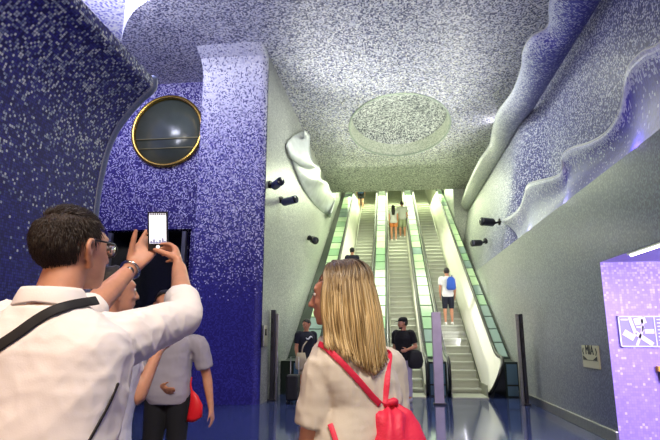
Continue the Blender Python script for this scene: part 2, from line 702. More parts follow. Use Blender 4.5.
structure(sheet('column', col_fn, len(co) - 1, 60, M['col'], False))

# recess wall with doorway below and round window above
rec = MB()
for (xa, xb, za, zb) in [(-9, -7.05, 0, CZ), (-7.05, -4.3, 3.97, CZ), (-4.98, -4.3, 0, 3.97)]:
    rec.add([(xa, 12.5, za), (xb, 12.5, za), (xb, 12.5, zb), (xa, 12.5, zb)], [(0, 1, 2, 3)], [(xa + 20, za), (xb + 20, za), (xb + 20, zb), (xa + 20, zb)])
structure(rec.build('wall_recess', M['recess']))
dv = MB()
dv.box((-6.0, 13.6, 2), (2.3, .05, 4)).box((-7.1, 13.05, 2), (.05, 1.1, 4)).box((-4.95, 13.05, 2), (.05, 1.1, 4)).box((-6.0, 13.05, 3.99), (2.2, 1.1, .05))
structure(dv.build('door_1', M['doorvoid']))
jm = MB()
jm.box((-5.06, 12.46, 1.97), (.1, .1, 3.94)).box((-7.0, 12.46, 1.97), (.1, .1, 3.94))
structure(jm.build('trim_2', mat('door_jamb', '#7d7f8c', .3, .7)))

win = structure(empty('window_1', (-5.69, 12.46, 6.62), None, None))
wr = MB()
wr.tube([(-5.69 + .93 * cos(2 * pi * k / 48), 12.43, 6.62 + .95 * sin(2 * pi * k / 48)) for k in range(50)], .055, n=10, sub=1, round_caps=False)
wr.build('window_frame', M['brass'], win)
ri = MB()
ri.loft([((-5.69, 12.42 + .12 * k, 6.62), (.90 - .03 * k, 0, 0), (0, 0, .92 - .03 * k)) for k in range(3)], 48, cap=False)
ri.build('window_reveal', M['brass'], win)
pn = MB()
pn.loft([((-5.69, 12.49 + .01 * k, 6.62), (.9, 0, 0), (0, 0, .92)) for k in range(2)], 48)
pn.build('pane', M['window'], win)
gb = MB()
gb.box((-5.69, 12.46, 6.42), (1.72, .03, .02)).box((-5.69, 12.46, 6.16), (1.6, .03, .02))
gb.build('glazing_bar', mat('dull_brass', '#6e6a4c', .5, .5), win)

# near left wall, leaning out over the hall like a breaking wave
NP = [(-4.20, 0), (-4.20, 1.2), (-4.20, 2.4), (-4.19, 3.25), (-4.17, 3.62), (-4.10, 4.08), (-3.95, 4.47), (-3.66, 4.85), (-3.47, 5.02), (-3.45, 5.17)]
NEND = 7.0
nl = sheet('wall_left_near', lambda a, b: (curve_at([(p[0], 0, p[1]) for p in NP], b).x, -4 + (NEND + 4) * a, curve_at([(p[0], 0, p[1]) for p in NP], b).z), 20, 60, M['near'], True, flip=True)
structure(nl)
bk = MB()
n_ = 40
q = [curve_at([(p[0], 0, p[1]) for p in NP], k / n_) for k in range(n_ + 1)]
poly = [(p.x, NEND, p.z) for p in q]
out = [(p.x - (.22 if p.z < 4 else .22 + .25 * (p.z - 4)), NEND, min(p.z + (.0 if p.z < 4 else .12 * (p.z - 4)), 5.17)) for p in q]
vs = poly + out
fs = [(i, i + 1, n_ + 2 + i, n_ + 1 + i) for i in range(n_)]
vs2 = out + [(p[0], -4, p[2]) for p in out]
bk.add(vs, [f_[::-1] for f_ in fs])
bk.add(vs2, [(i, i + 1, n_ + 2 + i, n_ + 1 + i) for i in range(n_)])
bk.add([poly[-1], out[-1], (out[-1][0], -4, out[-1][2]), (poly[-1][0], -4, poly[-1][2])], [(0, 1, 2, 3)])
structure(bk.build('wall_left_end', M['rim']))
rm = MB()
rm.tube([(p.x - .03, NEND, p.z) for p in q], .07, n=10, sub=1)
structure(rm.build('trim_3', M['rim']))
# far side of the passage behind it, and the end of the hall behind the camera
structure(sheet('wall_left_far', lambda a, b: (-9, -5 + 17.6 * a, 9.4 * b), 2, 2, M['recess'], False, flip=True))
structure(sheet('wall_back', lambda a, b: (-9 + 17 * a, -5, 9.4 * b), 2, 2, M['left'], False, flip=True))

# right wall: low part past the side passage, band over the passage, shaft part
NY = 7.84
LZ = 3.6
rw = MB()


def quad_x(mb, x, ya, yb, za, zb):
    n = max(1, int((yb - ya) / 1.0))
    for k in range(n):
        a, b = ya + (yb - ya) * k / n, ya + (yb - ya) * (k + 1) / n
        mb.add([(x, a, za), (x, b, za), (x, b, zb), (x, a, zb)], [(0, 3, 2, 1)], [(a + 9, za), (b + 9, za), (b + 9, zb), (a + 9, zb)])


quad_x(rw, XR, NY, 24, 0, LZ)
quad_x(rw, XR, -5, NY, 2.42, LZ)
# ledge on top
rw.add([(XR, -5, LZ), (XR, 12.8, LZ), (XR + .5, 12.8, LZ), (XR + .5, -5, LZ)], [(0, 1, 2, 3)], [(4, 0), (21.8, 0), (21.8, .5), (4, .5)])
structure(rw.build('wall_right', M['right']))
bs = MB()
bs.box((XR - .02, (NY + 14) / 2, .08), (.04, 14 - NY, .16))
structure(bevel(bs.build('baseboard_right', M['steel']), .008))


def rup(a, b):
    y = -5 + 29 * a
    z = LZ - .1 + (CZ - LZ + .1) * b
    h = (z - 3.4) / 4.6
    x = XR + .82 * max(h, 0) ** 1.15
    near = 1 - min(max((y - 12.7) / 1.2, 0), 1)
    near = near * near * (3 - 2 * near)
    x += near * .8 * (1 - b) ** .8 + near * .06
    return (x, y, z)


M['rightup'] = M['rightup']
structure(sheet('wall_right_upper', rup, 58, 20, M['rightup'], True, flip=True))
structure(sheet('wall_right_shaft', lambda a, b: (XR, 24 + 16 * a, 17 * b), 6, 6, M['left'], False))
rt_ = MB()
rc = [rup(1, k / 12) for k in range(13)]
rt_.add([(XR, 24, p[2]) for p in rc] + rc, [(k, k + 1, 14 + k, 13 + k) for k in range(12)], [(0, p[2]) for p in rc] + [(p[0] - XR, p[2]) for p in rc])
structure(rt_.build('wall_right_return', M['left']))
# shaft ceiling and top of the escalators
structure(sheet('ceiling_shaft', lambda a, b: (XL + 7.1 * b, 24 + 14 * a, CZ + 8.2 * a), 4, 2, M['left'], False, flip=True))
structure(sheet('wall_end', lambda a, b: (-3 + 7.3 * a, 39.5, 18 * b), 2, 2, M['left'], False, flip=True))

# side passage on the right: end wall, soffit, far wall
nw = MB()
nw.add([(XR, NY, 0), (8, NY, 0), (8, NY, 2.42), (XR, NY, 2.42)], [(0, 1, 2, 3)], [(0, 0), (5.05, 0), (5.05, 2.42), (0, 2.42)])
structure(nw.build('wall_niche', M['niche']))
sf = MB()
sf.add([(XR, -5, 2.42), (8, -5, 2.42), (8, NY, 2.42), (XR, NY, 2.42)], [(0, 1, 2, 3)])
structure(sf.build('ceiling_niche', mat('niche_soffit', '#8d86b4', .4, noise_amt=.1)))
structure(sheet('wall_niche_far', lambda a, b: (8, -5 + (NY + 5) * a, 2.42 * b), 2, 2, M['niche'], False))

# ---- wave bands
W1 = [(551, 0), (549, 26), (532, 37), (524, 51), (522, 68), (513, 92), (498, 113), (493, 130), (490, 145), (480, 160), (472, 176), (466, 190), (461, 205)]
w1 = [at_z(u, v, 7.25) for u, v in W1]
w1 = [V((w1[0].x + .1, 5.0, 7.25)), V((w1[0].x - .15, 7.4, 7.25))] + w1
w1 = [V((p.x, min(p.y, 23.9), p.z)) for p in w1]


def wave_sheet(name, edge, root, m, bulge, nu=120, nv=10, thick=.07):
    def fn(a, b):
        e = curve_at(edge, a)
        r = root(a, e)
        p = r.lerp(e, b)
        return p + bulge(a, b)
    o = sheet(name, fn, nu, nv, None, True)
    top_v = max(q.uv.y for q in o.data.uv_layers[0].data)
    o.data.materials.clear()
    o.data.materials.append(m(top_v))
    s = o.modifiers.new('solid', 'SOLIDIFY')
    s.thickness = thick
    s.offset = 0
    return o, fn


WV = structure
o1, f1 = wave_sheet('wall_wave_ceiling', w1, lambda a, e: V((3.70, e.y, 7.08)), M['wave_far'], lambda a, b: V((0, 0, -.22 * sin(pi * b) * 1.0)))
structure(o1)
lp = MB()
lp.tube([f1(k / 120, 1) for k in range(121)], .032, n=8, sub=1)
structure(lp.build('trim_4', M['wave_lip']))

W2 = [(660, 44), (645, 51), (631, 65), (626, 82), (624, 99), (619, 116), (607, 133), (590, 143), (571, 149), (563, 157), (560, 175), (530, 184), (525, 195), (520, 208)]
w2 = [at_x(u, v, 3.12) for u, v in W2]
w2 = [V((3.2, 0, 4.9)), V((3.12, 3.0, 4.75)), V((3.12, 4.8, 4.5))] + w2 + [V((3.04, 13.3, 4.32)), V((2.98, 14.1, 4.36))]


def w2_root(a, e):
    y = min(e.y, 12.75)
    return V((XR + .10, y, LZ - .02))


o2, f2 = wave_sheet('wall_wave_right', w2, w2_root, M['wave'], lambda a, b: V((.10 * sin(pi * b), 0, 0)), nu=160, nv=14, thick=.06)
structure(o2)
lp = MB()
lp.tube([f2(k / 160, 1) for k in range(161)], .03, n=8, sub=1)
structure(lp.build('trim_5', M['wave_lip']))

LWL = [(303, 131), (293, 136), (287, 144), (288, 153), (292, 160), (296, 172), (303, 188), (313, 203), (322, 212), (329, 215)]
LWR = [(304, 131), (309, 137), (309, 150), (313, 163), (319, 168), (320, 179), (327, 183), (330, 191), (335, 198), (331, 213)]


def lw_fn(a, b):
    l_ = curve_at([at_x(u, v, XL + .07) for u, v in LWL], a)
    r_ = curve_at([at_x(u, v, XL + .42) for u, v in LWR], a)
    p = l_.lerp(r_, b)
    return p + V((.0, 0, -.16 * sin(pi * b)))


lw = sheet('wall_wave_left', lw_fn, 60, 10, mat('pale_wave_tile', '#c9cdd0', .25, noise_amt=.1, noise_scale=3), True)
s_ = lw.modifiers.new('solid', 'SOLIDIFY')
s_.thickness = .06
s_.offset = 0
structure(lw)
lp = MB()
lp.tube([lw_fn(k / 60, 1) for k in range(61)], .03, n=8, sub=1)
structure(lp.build('trim_6', M['wave_lip']))

# ---------------------------------------------------------------- escalators
T30 = tan(radians(30))
YB = 13.9
YT = 37.0


def slope(y):
    return max(0, y - YB) * T30


def esc_step(name, xc, k, parent):
    y = YB + .18 + k * .3464
    z = .2 * k + .1
    mb = MB()
    # tread with a rounded nosing, curved riser below
    prof = [(y, z), (y + .3464 + .05, z), (y + .3464 + .05, z - .03), (y + .05, z - .03), (y + .045, z - .12), (y + .06, z - .235), (y + .03, z - .235), (y + .012, z - .10), (y - .012, z - .02)]
    mb.ext_x(prof, xc - .40, xc + .40)
    return mb


STEP_ME = None
OUTER = ((-1.08, -1), (1.76, 1))


def escalator(xc, label):
    global STEP_ME
    root = empty('escalator', (xc, YB, 0), label, 'escalator', 'escalators side by side')
    if STEP_ME is None:
        STEP_ME = MB()
        prof = [(0, 0), (.3964, 0), (.3964, -.03), (.05, -.03), (.048, -.10), (.06, -.225), (.03, -.225), (.014, -.10), (-.012, -.02)]
        STEP_ME.ext_x(prof, -.40, .40)
        STEP_ME = STEP_ME.mesh('step')
        STEP_ME.materials.append(M['riser'])
    for k in range(66):
        o = bpy.data.objects.new('step', STEP_ME)
        COL.objects.link(o)
        o.parent = root
        o.location = (0, .05 + k * .3464, .13 + .2 * k)
    mb = MB()
    mb.box((xc, YB - .45, .012), (.80, .95, .024))
    mb.build('comb_plate', M['tread'], root)
    mb = MB()
    mb.ext_x([(YB - .4, -.0), (YB + .2, -.0), (YT, slope(YT) - .35), (YT, slope(YT) - .25), (YB + .3, .0)], xc - .40, xc + .40)
    mb.build('truss', M['deckframe'], root)
    for s in (-1, 1):
        xa, xb = xc + s * .415, xc + s * .48
        if xa > xb:
            xa, xb = xb, xa
        H = .84
        top = [(YT, slope(YT) + H), (YB + .30, slope(YB + .30) + H), (YB - .05, H + .06), (YB - .45, H + .03)]
        arc = [(YB - .45 - .36 * sin(pi * k / 10), .47 + .36 * cos(pi * k / 10)) for k in range(1, 10)]
        bot = [(YB - .5, .06), (YB + .2, .03), (YT, slope(YT) - .3)]
        pm = MB()
        pm.ext_x(top + arc + bot, xa, xb)
        if (xc, s) in OUTER:      # the outer balustrades lean outwards
            for q in pm.v:
                q.x += s * .36 * max(0, min(1, (q.z - slope(q.y)) / .84))
        pm.build('balustrade', M['white_panel'], root)
        hp = [(xc + s * .448, y, slope(y) + .90) for y in (YT, 30, 22, YB + 1.2)] + [(xc + s * .448, YB + .30, slope(YB + .30) + .91), (xc + s * .448, YB - .05, .945), (xc + s * .448, YB - .45, .91)]
        hp += [(xc + s * .448, YB - .45 - .42 * sin(pi * k / 8), .49 + .42 * cos(pi * k / 8)) for k in range(1, 9)]
        if (xc, s) in OUTER:
            hp = [(x + s * .36 * max(0, min(1, (z - slope(y)) / .84)), y, z) for x, y, z in hp]
        hm = MB()
        hm.tube(hp, .042, n=10, sub=4)
        hm.build('handrail', M['rubber'], root)
        sk = MB()
        sk.ext_x([(YB - .75, .0), (YB - .75, .28), (YB - .1, .28), (YB + .3, .28), (YT, slope(YT) + .05), (YT, slope(YT) - .2), (YB + .3, 0)], xc + s * .402 - .010, xc + s * .402 + .010)
        sk.build('skirt', mat('skirt_steel', '#a8aa9a', .35, .6), root)
    return root


ESC = [(-1.08, 'leftmost escalator, lower end hidden by the blonde woman'), (.35, 'middle escalator with a couple riding near its top'),
       (1.76, 'rightmost escalator, its lowest steps in full view, one rider in a white shirt')]
for x, l in ESC:
    escalator(x, l)


def deck(x0, x1, label, seed):
    rnd = random.Random(seed)
    root = empty('escalator_deck', ((x0 + x1) / 2, YB, 0), label, 'escalator deck', 'lit glass decks beside the escalators')
    top = .80
    y0 = YB - .55
    mb = MB()
    mb.ext_x([(y0, .0), (y0, top), (YB, top), (YB + .25, top + .03), (YT, slope(YT) + top - .12), (YT, slope(YT) - .5), (YB + .8, 0)], x0, x1)
    if x0 < -2:       # follows the left wall, which is not quite parallel
        for q in mb.v:
            if abs(q.x - x0) < 1e-4:
                q.x = XL + .28 * (q.y - 11.4) / 28.6 + .012
    mb.build('deck_body', M['deckframe'], root)
    fp = MB()
    fp.box(((x0 + x1) / 2, y0 - .01, .52), (x1 - x0 - .08, .02, .46)).box(((x0 + x1) / 2, y0 - .01, .14), (x1 - x0 - .08, .02, .22))
    fp.build('front_panel', M['deckglass'], root)
    L = .72
    d = V((0, cos(radians(30)), sin(radians(30))))
    nrm = V((0, -sin(radians(30)), cos(radians(30))))
    p = V((0, YB + .3, slope(YB + .3) + top - .115))
    R = Matrix((V((1, 0, 0)), d, nrm)).transposed()
    for k in range(31):
        c = p + d * (L * (k + .5)) + nrm * .012
        c.x = (x0 + x1) / 2
        m = MB()
        m.box(c, (x1 - x0 - .10, L - .07, .024), R)
        r = rnd.random()
        key = 'lit_a' if r < .55 else ('lit_b' if r < .85 else 'lit_c')
        if k < 3:
            key = 'lit_b' if r < .4 else 'lit_c'
        m.build('glass_panel', M[key], root)
    return root


deck(XL + .32, -1.96, 'green lit glass deck along the left wall beside the leftmost escalator', 1)
deck(-.59, -.14, 'green lit glass deck between leftmost and middle escalators', 2)
deck(.84, 1.27, 'green lit glass deck between middle and rightmost escalators', 3)
deck(2.62, XR - .01, 'green lit glass deck along the right wall beside the rightmost escalator', 5)


# ---------------------------------------------------------------- posts, lamps, signs
def post(u, v0, v1, y, w, d, m, label, buttons=0):
    b = at_y(u, 400, y)
    t = at_y(u, v0, y)
    root = empty('metal_post', (b.x, y, 0), label, 'post')
    mb = MB()
    mb.box((b.x, y, t.z / 2), (w, d, t.z))
    bevel(mb.build('shaft', m, root), .012)
    mb = MB()
    mb.box((b.x, y, .02), (w + .06, d + .06, .04))
    bevel(mb.build('base_plate', M['dark_steel'], root), .006)
    if buttons:
        for k in range(buttons):
            mb = MB()
            z = t.z - .25 - .3 * k
            mb.box((b.x - w * .1, y - d / 2 - .008, z), (w * .35, .02, .12))
            bevel(mb.build('reader', M['black'], root), .004)
    return root


post(439.5, 312, 405, 11.78, .20, .10, M['lilac'], 'lilac metal post standing in front of the rightmost escalator')
r_ = post(526.5, 314, 405, 11.9, .07, .16, M['dark_steel'], 'slim dark metal post close to the right wall', 3)
mb = MB()
mb.box((r_.location.x - .075, 11.92, .93), (.07, .12, 1.86))
bevel(mb.build('side_rail', M['steel'], r_), .008)
r_ = post(272, 310, 400, 12.1, .11, .14, M['dark_steel'], 'slim dark metal post near the left wall beside the blue column', 3)
mb = MB()
mb.box((r_.location.x + .09, 12.12, .95), (.06, .12, 1.9))
bevel(mb.build('side_rail', M['steel'], r_), .008)


def spotlamp(c, d, wall, label, size=.17, length=.32, head=None):
    """disc mount with a can lamp; d: aim direction ; wall: point on the wall behind"""
    c, d, wall = V(c), V(d).normalized(), V(wall)
    root = empty('spotlight', wall, label, 'lamp', 'wall spotlights')
    x = d.orthogonal().normalized()
    y = d.cross(x)
    mb = MB()
    mb.loft([(c - d * length * .5, x * size * .6, y * size * .6), (c - d * length * .35, x * size, y * size), (c + d * length * .4, x * size, y * size), (c + d * length * .5, x * size * 1.05, y * size * 1.05)], 20)
    mb.build('lamp_head', head or M['black'], root)
    mb = MB()
    mb.loft([(c + d * (length * .5), x * size * .9, y * size * .9), (c + d * (length * .5 + .01), x * size * .85, y * size * .85)], 20)
    mb.build('lens', M['lens'], root)
    mb = MB()
    mb.tube([c, (c + wall) / 2 + V((0, 0, -.03)), wall], .03, n=8)
    mb.build('bracket', M['black'], root)
    w = (wall - c).normalized()
    x = w.orthogonal().normalized()
    y = w.cross(x)
    mb = MB()
    mb.loft([(wall - w * .05, x * .09, y * .09), (wall - w * .005, x * .09, y * .09)], 16)
    mb.build('mount', M['black'], root)
    return root


XLW = XL + .01
p = at_x(277, 184, XL + .22)
spotlamp(p, (.55, -.8, .05), (XLW, p.y + .1, p.z + .02), 'upper navy spotlight on the left wall beside the blue column', .10, .42, M['navy'])
p = at_x(289, 201, XL + .28)
spotlamp(p, (.75, -.6, .0), (XLW, p.y + .15, p.z + .08), 'lower navy spotlight of the pair beside the blue column', .10, .5, M['navy'])
p = at_x(314, 240, XL + .3)
spotlamp(p, (.5, -.8, -.35), (XLW + .1, p.y + .1, p.z + .1), 'small black spotlight alone on the pale left wall', .12, .24)
p = at_x(488, 222, XR - .32)
spotlamp(p, (-.85, -.45, -.0), (XR - .0, p.y + .0, p.z + .0), 'larger black spotlight on the right wall under the wave end', .11, .40)
p = at_x(477, 243, XR - .3)
spotlamp(p, (-.85, -.45, -.1), (XR - .0, p.y + .1, p.z + .08), 'smaller black spotlight on the right wall nearer the escalators', .10, .36)


def text_mesh(name, s, size, loc, rot, m, parent, ext=.003):
    cu = bpy.data.curves.new(name, 'FONT')
    cu.body = s
    cu.size = size
    cu.extrude = ext
    cu.align_x = 'CENTER'
    cu.align_y = 'CENTER'
    ob = bpy.data.objects.new('tmp', cu)
    COL.objects.link(ob)
    me = evaluated_mesh(ob)
    bpy.data.objects.remove(ob)
    me.materials.clear()
    R = Matrix.LocRotScale(V(loc), rot, None)
    me.transform(R)
    return link(name, me, m, parent)


from mathutils import Euler
# notice on the right wall
a, b = at_x(583, 346, XR - .012), at_x(599, 368, XR - .012)
cy = (at_x(583, 355, XR - .012).y + at_x(599, 355, XR - .012).y) / 2
wy = abs(at_x(583, 355, XR - .012).y - at_x(599, 355, XR - .012).y)
zt, zb = at_x(591, 345.5, XR - .012).z, at_x(591, 368, XR - .012).z
root = empty('wall_sign', (XR - .01, cy, zb), 'small cream notice with black arrows and lettering on the right wall', 'sign')
m_ = MB()
m_.box((XR - .012, cy, (zt + zb) / 2), (.024, wy, zt - zb))
bevel(m_.build('sign_plate', mat('cream_plate', '#c8c6a0', .45), root), .004)
hz = zt - zb
RX = Euler((pi / 2, 0, -pi / 2))
ink = mat('sign_ink', '#20221c', .5)
text_mesh('sign_text', 'MIA', wy * .30, (XR - .027, cy, zt - hz * .22), RX, ink, root)
for s in (-1, 1):
    text_mesh('sign_arrow', '‹' if s > 0 else '›', wy * .34, (XR - .027, cy + s * wy * .40, zt - hz * .22), RX, ink, root)
m_ = MB()
for s in (-1, 1):
    y1 = cy + s * wy * .44
    m_.add([(XR - .0265, y1, zt - hz * .45), (XR - .0265, y1, zt - hz * .64), (XR - .0265, cy + s * wy * .16, zt - hz * .64)], [(0, 1, 2)])
m_.box((XR - .0255, cy, zt - hz * .655), (.004, wy * .9, hz * .02))
m_.build('sign_graphic', ink, root)
# small sign on left wall beside column
p = at_x(265, 336, XL + .05)
root = empty('wall_sign', (XL + .03, p.y, p.z), 'narrow pale call panel on the left wall behind the dark post', 'sign')
m_ = MB()
m_.box((XL + .05, p.y, p.z), (.04, .34, .46))
bevel(m_.build('panel_plate', M['steel'], root), .01)
m_ = MB()
m_.box((XL + .074, p.y - .02, p.z + .08), (.012, .16, .14))
m_.build('panel_screen', M['lens'], root)

# route map on the passage wall
yw = NY - .02
A, B = at_y(617, 316, yw), at_y(617, 347, yw)
x0, z1, z0 = A.x, A.z, B.z
W_, H_ = 1.0, z1 - z0
root = empty('map_panel', (x0 + W_ / 2, yw, z0), 'violet station map panel with white lines on the violet wall', 'sign')
m_ = MB()
m_.box((x0 + W_ / 2, yw, (z0 + z1) / 2), (W_, .03, H_))
m_.build('panel_plate', mat('map_violet', '#8c86cc', .4), root)
wm = mat('map_white', '#f0edfa', .4)
m_ = MB()


def bar(u0, v0, u1, v1, w):
    """stroke on the panel, panel units 0..1 of its height, from the top left"""
    a = V((x0 + u0 * H_, yw - .019, z1 - v0 * H_))
    b = V((x0 + u1 * H_, yw - .019, z1 - v1 * H_))
    d = (b - a)
    an = math.atan2(d.z, d.x)
    R = Matrix.Rotation(-an, 3, 'Y')
    m_.box((a + b) / 2, (d.length, .006, w * H_), R)


for q in [(0, .02, 2.9, .02, .04), (0, .98, 2.9, .98, .04), (.02, 0, .02, 1, .04), (1.12, .03, 1.12, .98, .03), (.36, .05, .50, .6, .10), (.5, .2, .86, .12, .22),
          (.14, .52, .44, .72, .2), (.5, .55, 1.0, .92, .14), (.74, .4, .5, .95, .08), (.8, .5, 1.08, .5, .14), (.55, .36, .8, .36, .06), (.74, .1, .74, .5, .07), (.08, .12, .3, .12, .05)]:
    bar(*q)
for k in range(7):
    bar(1.2, .12 + .11 * k, 1.75 - .12 * (k % 3), .12 + .11 * k, .035)
    bar(1.95, .12 + .11 * k, 2.6 - .15 * (k % 2), .12 + .11 * k, .035)
m_.build('map_lines', wm, root)
# yellow call box at the frame's edge
p = at_y(655, 366, yw)
q = at_y(655, 381, yw)
root = empty('call_box', (p.x + .12, yw, q.z), 'small yellow and black box on the violet passage wall', 'box')
m_ = MB()
m_.box((p.x + .13, yw - .03, p.z - .035), (.24, .08, .07))
bevel(m_.build('box_lid', mat('yellow_paint', '#f2b51c', .4), root), .006)
m_ = MB()
m_.box((p.x + .14, yw - .03, (p.z - .07 + q.z) / 2), (.22, .07, p.z - .07 - q.z))
bevel(m_.build('box_body', M['black'], root), .006)
m_ = MB()
m_.box((p.x + .14, yw - .066, q.z + .03), (.16, .006, .03))
m_.build('box_label', mat('yellow_label', '#e0a91e', .4), root)

# strip light in the passage soffit
root = empty('strip_light', (XR + .06, 5.2, 2.4), 'glowing white strip light under the side passage ceiling', 'lamp')
m_ = MB()
m_.box((XR + .045, 4.8, 2.405), (.06, 4.4, .025))
m_.build('housing', M['steel'], root)
m_ = MB()
m_.tube([(XR + .045, 2.65, 2.385), (XR + .045, 6.95, 2.385)], .016, n=10)
m_.build('tube', M['tube'], root)


# ---------------------------------------------------------------- people
SKIN = mat('skin', '#c98e6c', .5, noise_amt=.10, noise_scale=25, sss=.12)
SKIN_TAN = mat('skin_tanned', '#c48e72', .5, noise_amt=.10, noise_scale=25, sss=.12)
EYEW = mat('eye_white', '#e8e4dc', .2)
EYED = mat('iris', '#2a1a10', .15)
HAIR_DK = mat('hair_dark', '#1a120d', .5, noise_amt=.5, noise_scale=90, bump=.5, bump_scale=180)
HAIR_BR = mat('hair_brown', '#2e2118', .5, noise_amt=.45, noise_scale=110, bump=.6, bump_scale=200)


def hand(mb, w, d, n, thumb, size=1.0, curl=(.35, .35, .35, .35), tcurl=.3, tspread=.7, nf=8, rs=1.0, tdir=None):
    """w wrist, d hand direction, n palm normal (the side the fingers close to), thumb: the side the thumb leaves on"""
    w, d = V(w), V(d).normalized()
    n = V(n)
    n = (n - d * n.dot(d)).normalized()
    a = V(thumb)
    a = (a - d * a.dot(d) - n * a.dot(n)).normalized()
    s = size
    secs = [(w - d * .01, a * .028 * s, n * .021 * s), (w + d * .018 * s, a * .034 * s, n * .018 * s, 2.6), (w + d * .055 * s, a * .042 * s, n * .016 * s, 2.8),
            (w + d * .088 * s, a * .043 * s, n * .013 * s, 2.8), (w + d * .098 * s, a * .040 * s, n * .009 * s, 2.6)]
    mb.loft(secs, 14)
    L = [.072, .080, .074, .058]
    for i in range(4):
        off = (.031 - .0207 * i) * s
        b = w + d * (.088 - .004 * abs(i - 1)) * s + a * off
        spread = (1.5 - i) * .05
        dd = (d + a * spread).normalized()
        ang = 0
        pts = [b - dd * .02 * s, b]
        for k, fr in enumerate((.45, .31, .24)):
            ang += curl[i] * (.8, 1.1, .8)[k]
            v = dd * cos(ang) + n * sin(ang)
            b = b + v * L[i] * fr * s
            pts.append(b)
        mb.tube(pts, [.0095 * s * rs, .0095 * s * rs, .0088 * s * rs, .008 * s * rs, .0068 * s * rs], n=nf, sub=3)
    b = w + d * .026 * s + a * .028 * s + n * .004 * s
    td = (d * cos(tspread) + a * sin(tspread)).normalized() if tdir is None else V(tdir).normalized()
    pts = [b - td * .012 * s, b]
    tn = (n * .8 + d * .3 - a * .5).normalized()
    ang = 0
    for k, ln in enumerate((.040, .032, .026)):
        v = (td * cos(ang) + tn * sin(ang)).normalized()
        b = b + v * ln * s
        pts.append(b)
        ang += tcurl
    mb.tube(pts, [.014 * s * rs, .0145 * s * rs, .0115 * s * rs, .0105 * s * rs, .008 * s * rs], n=nf, sub=3)


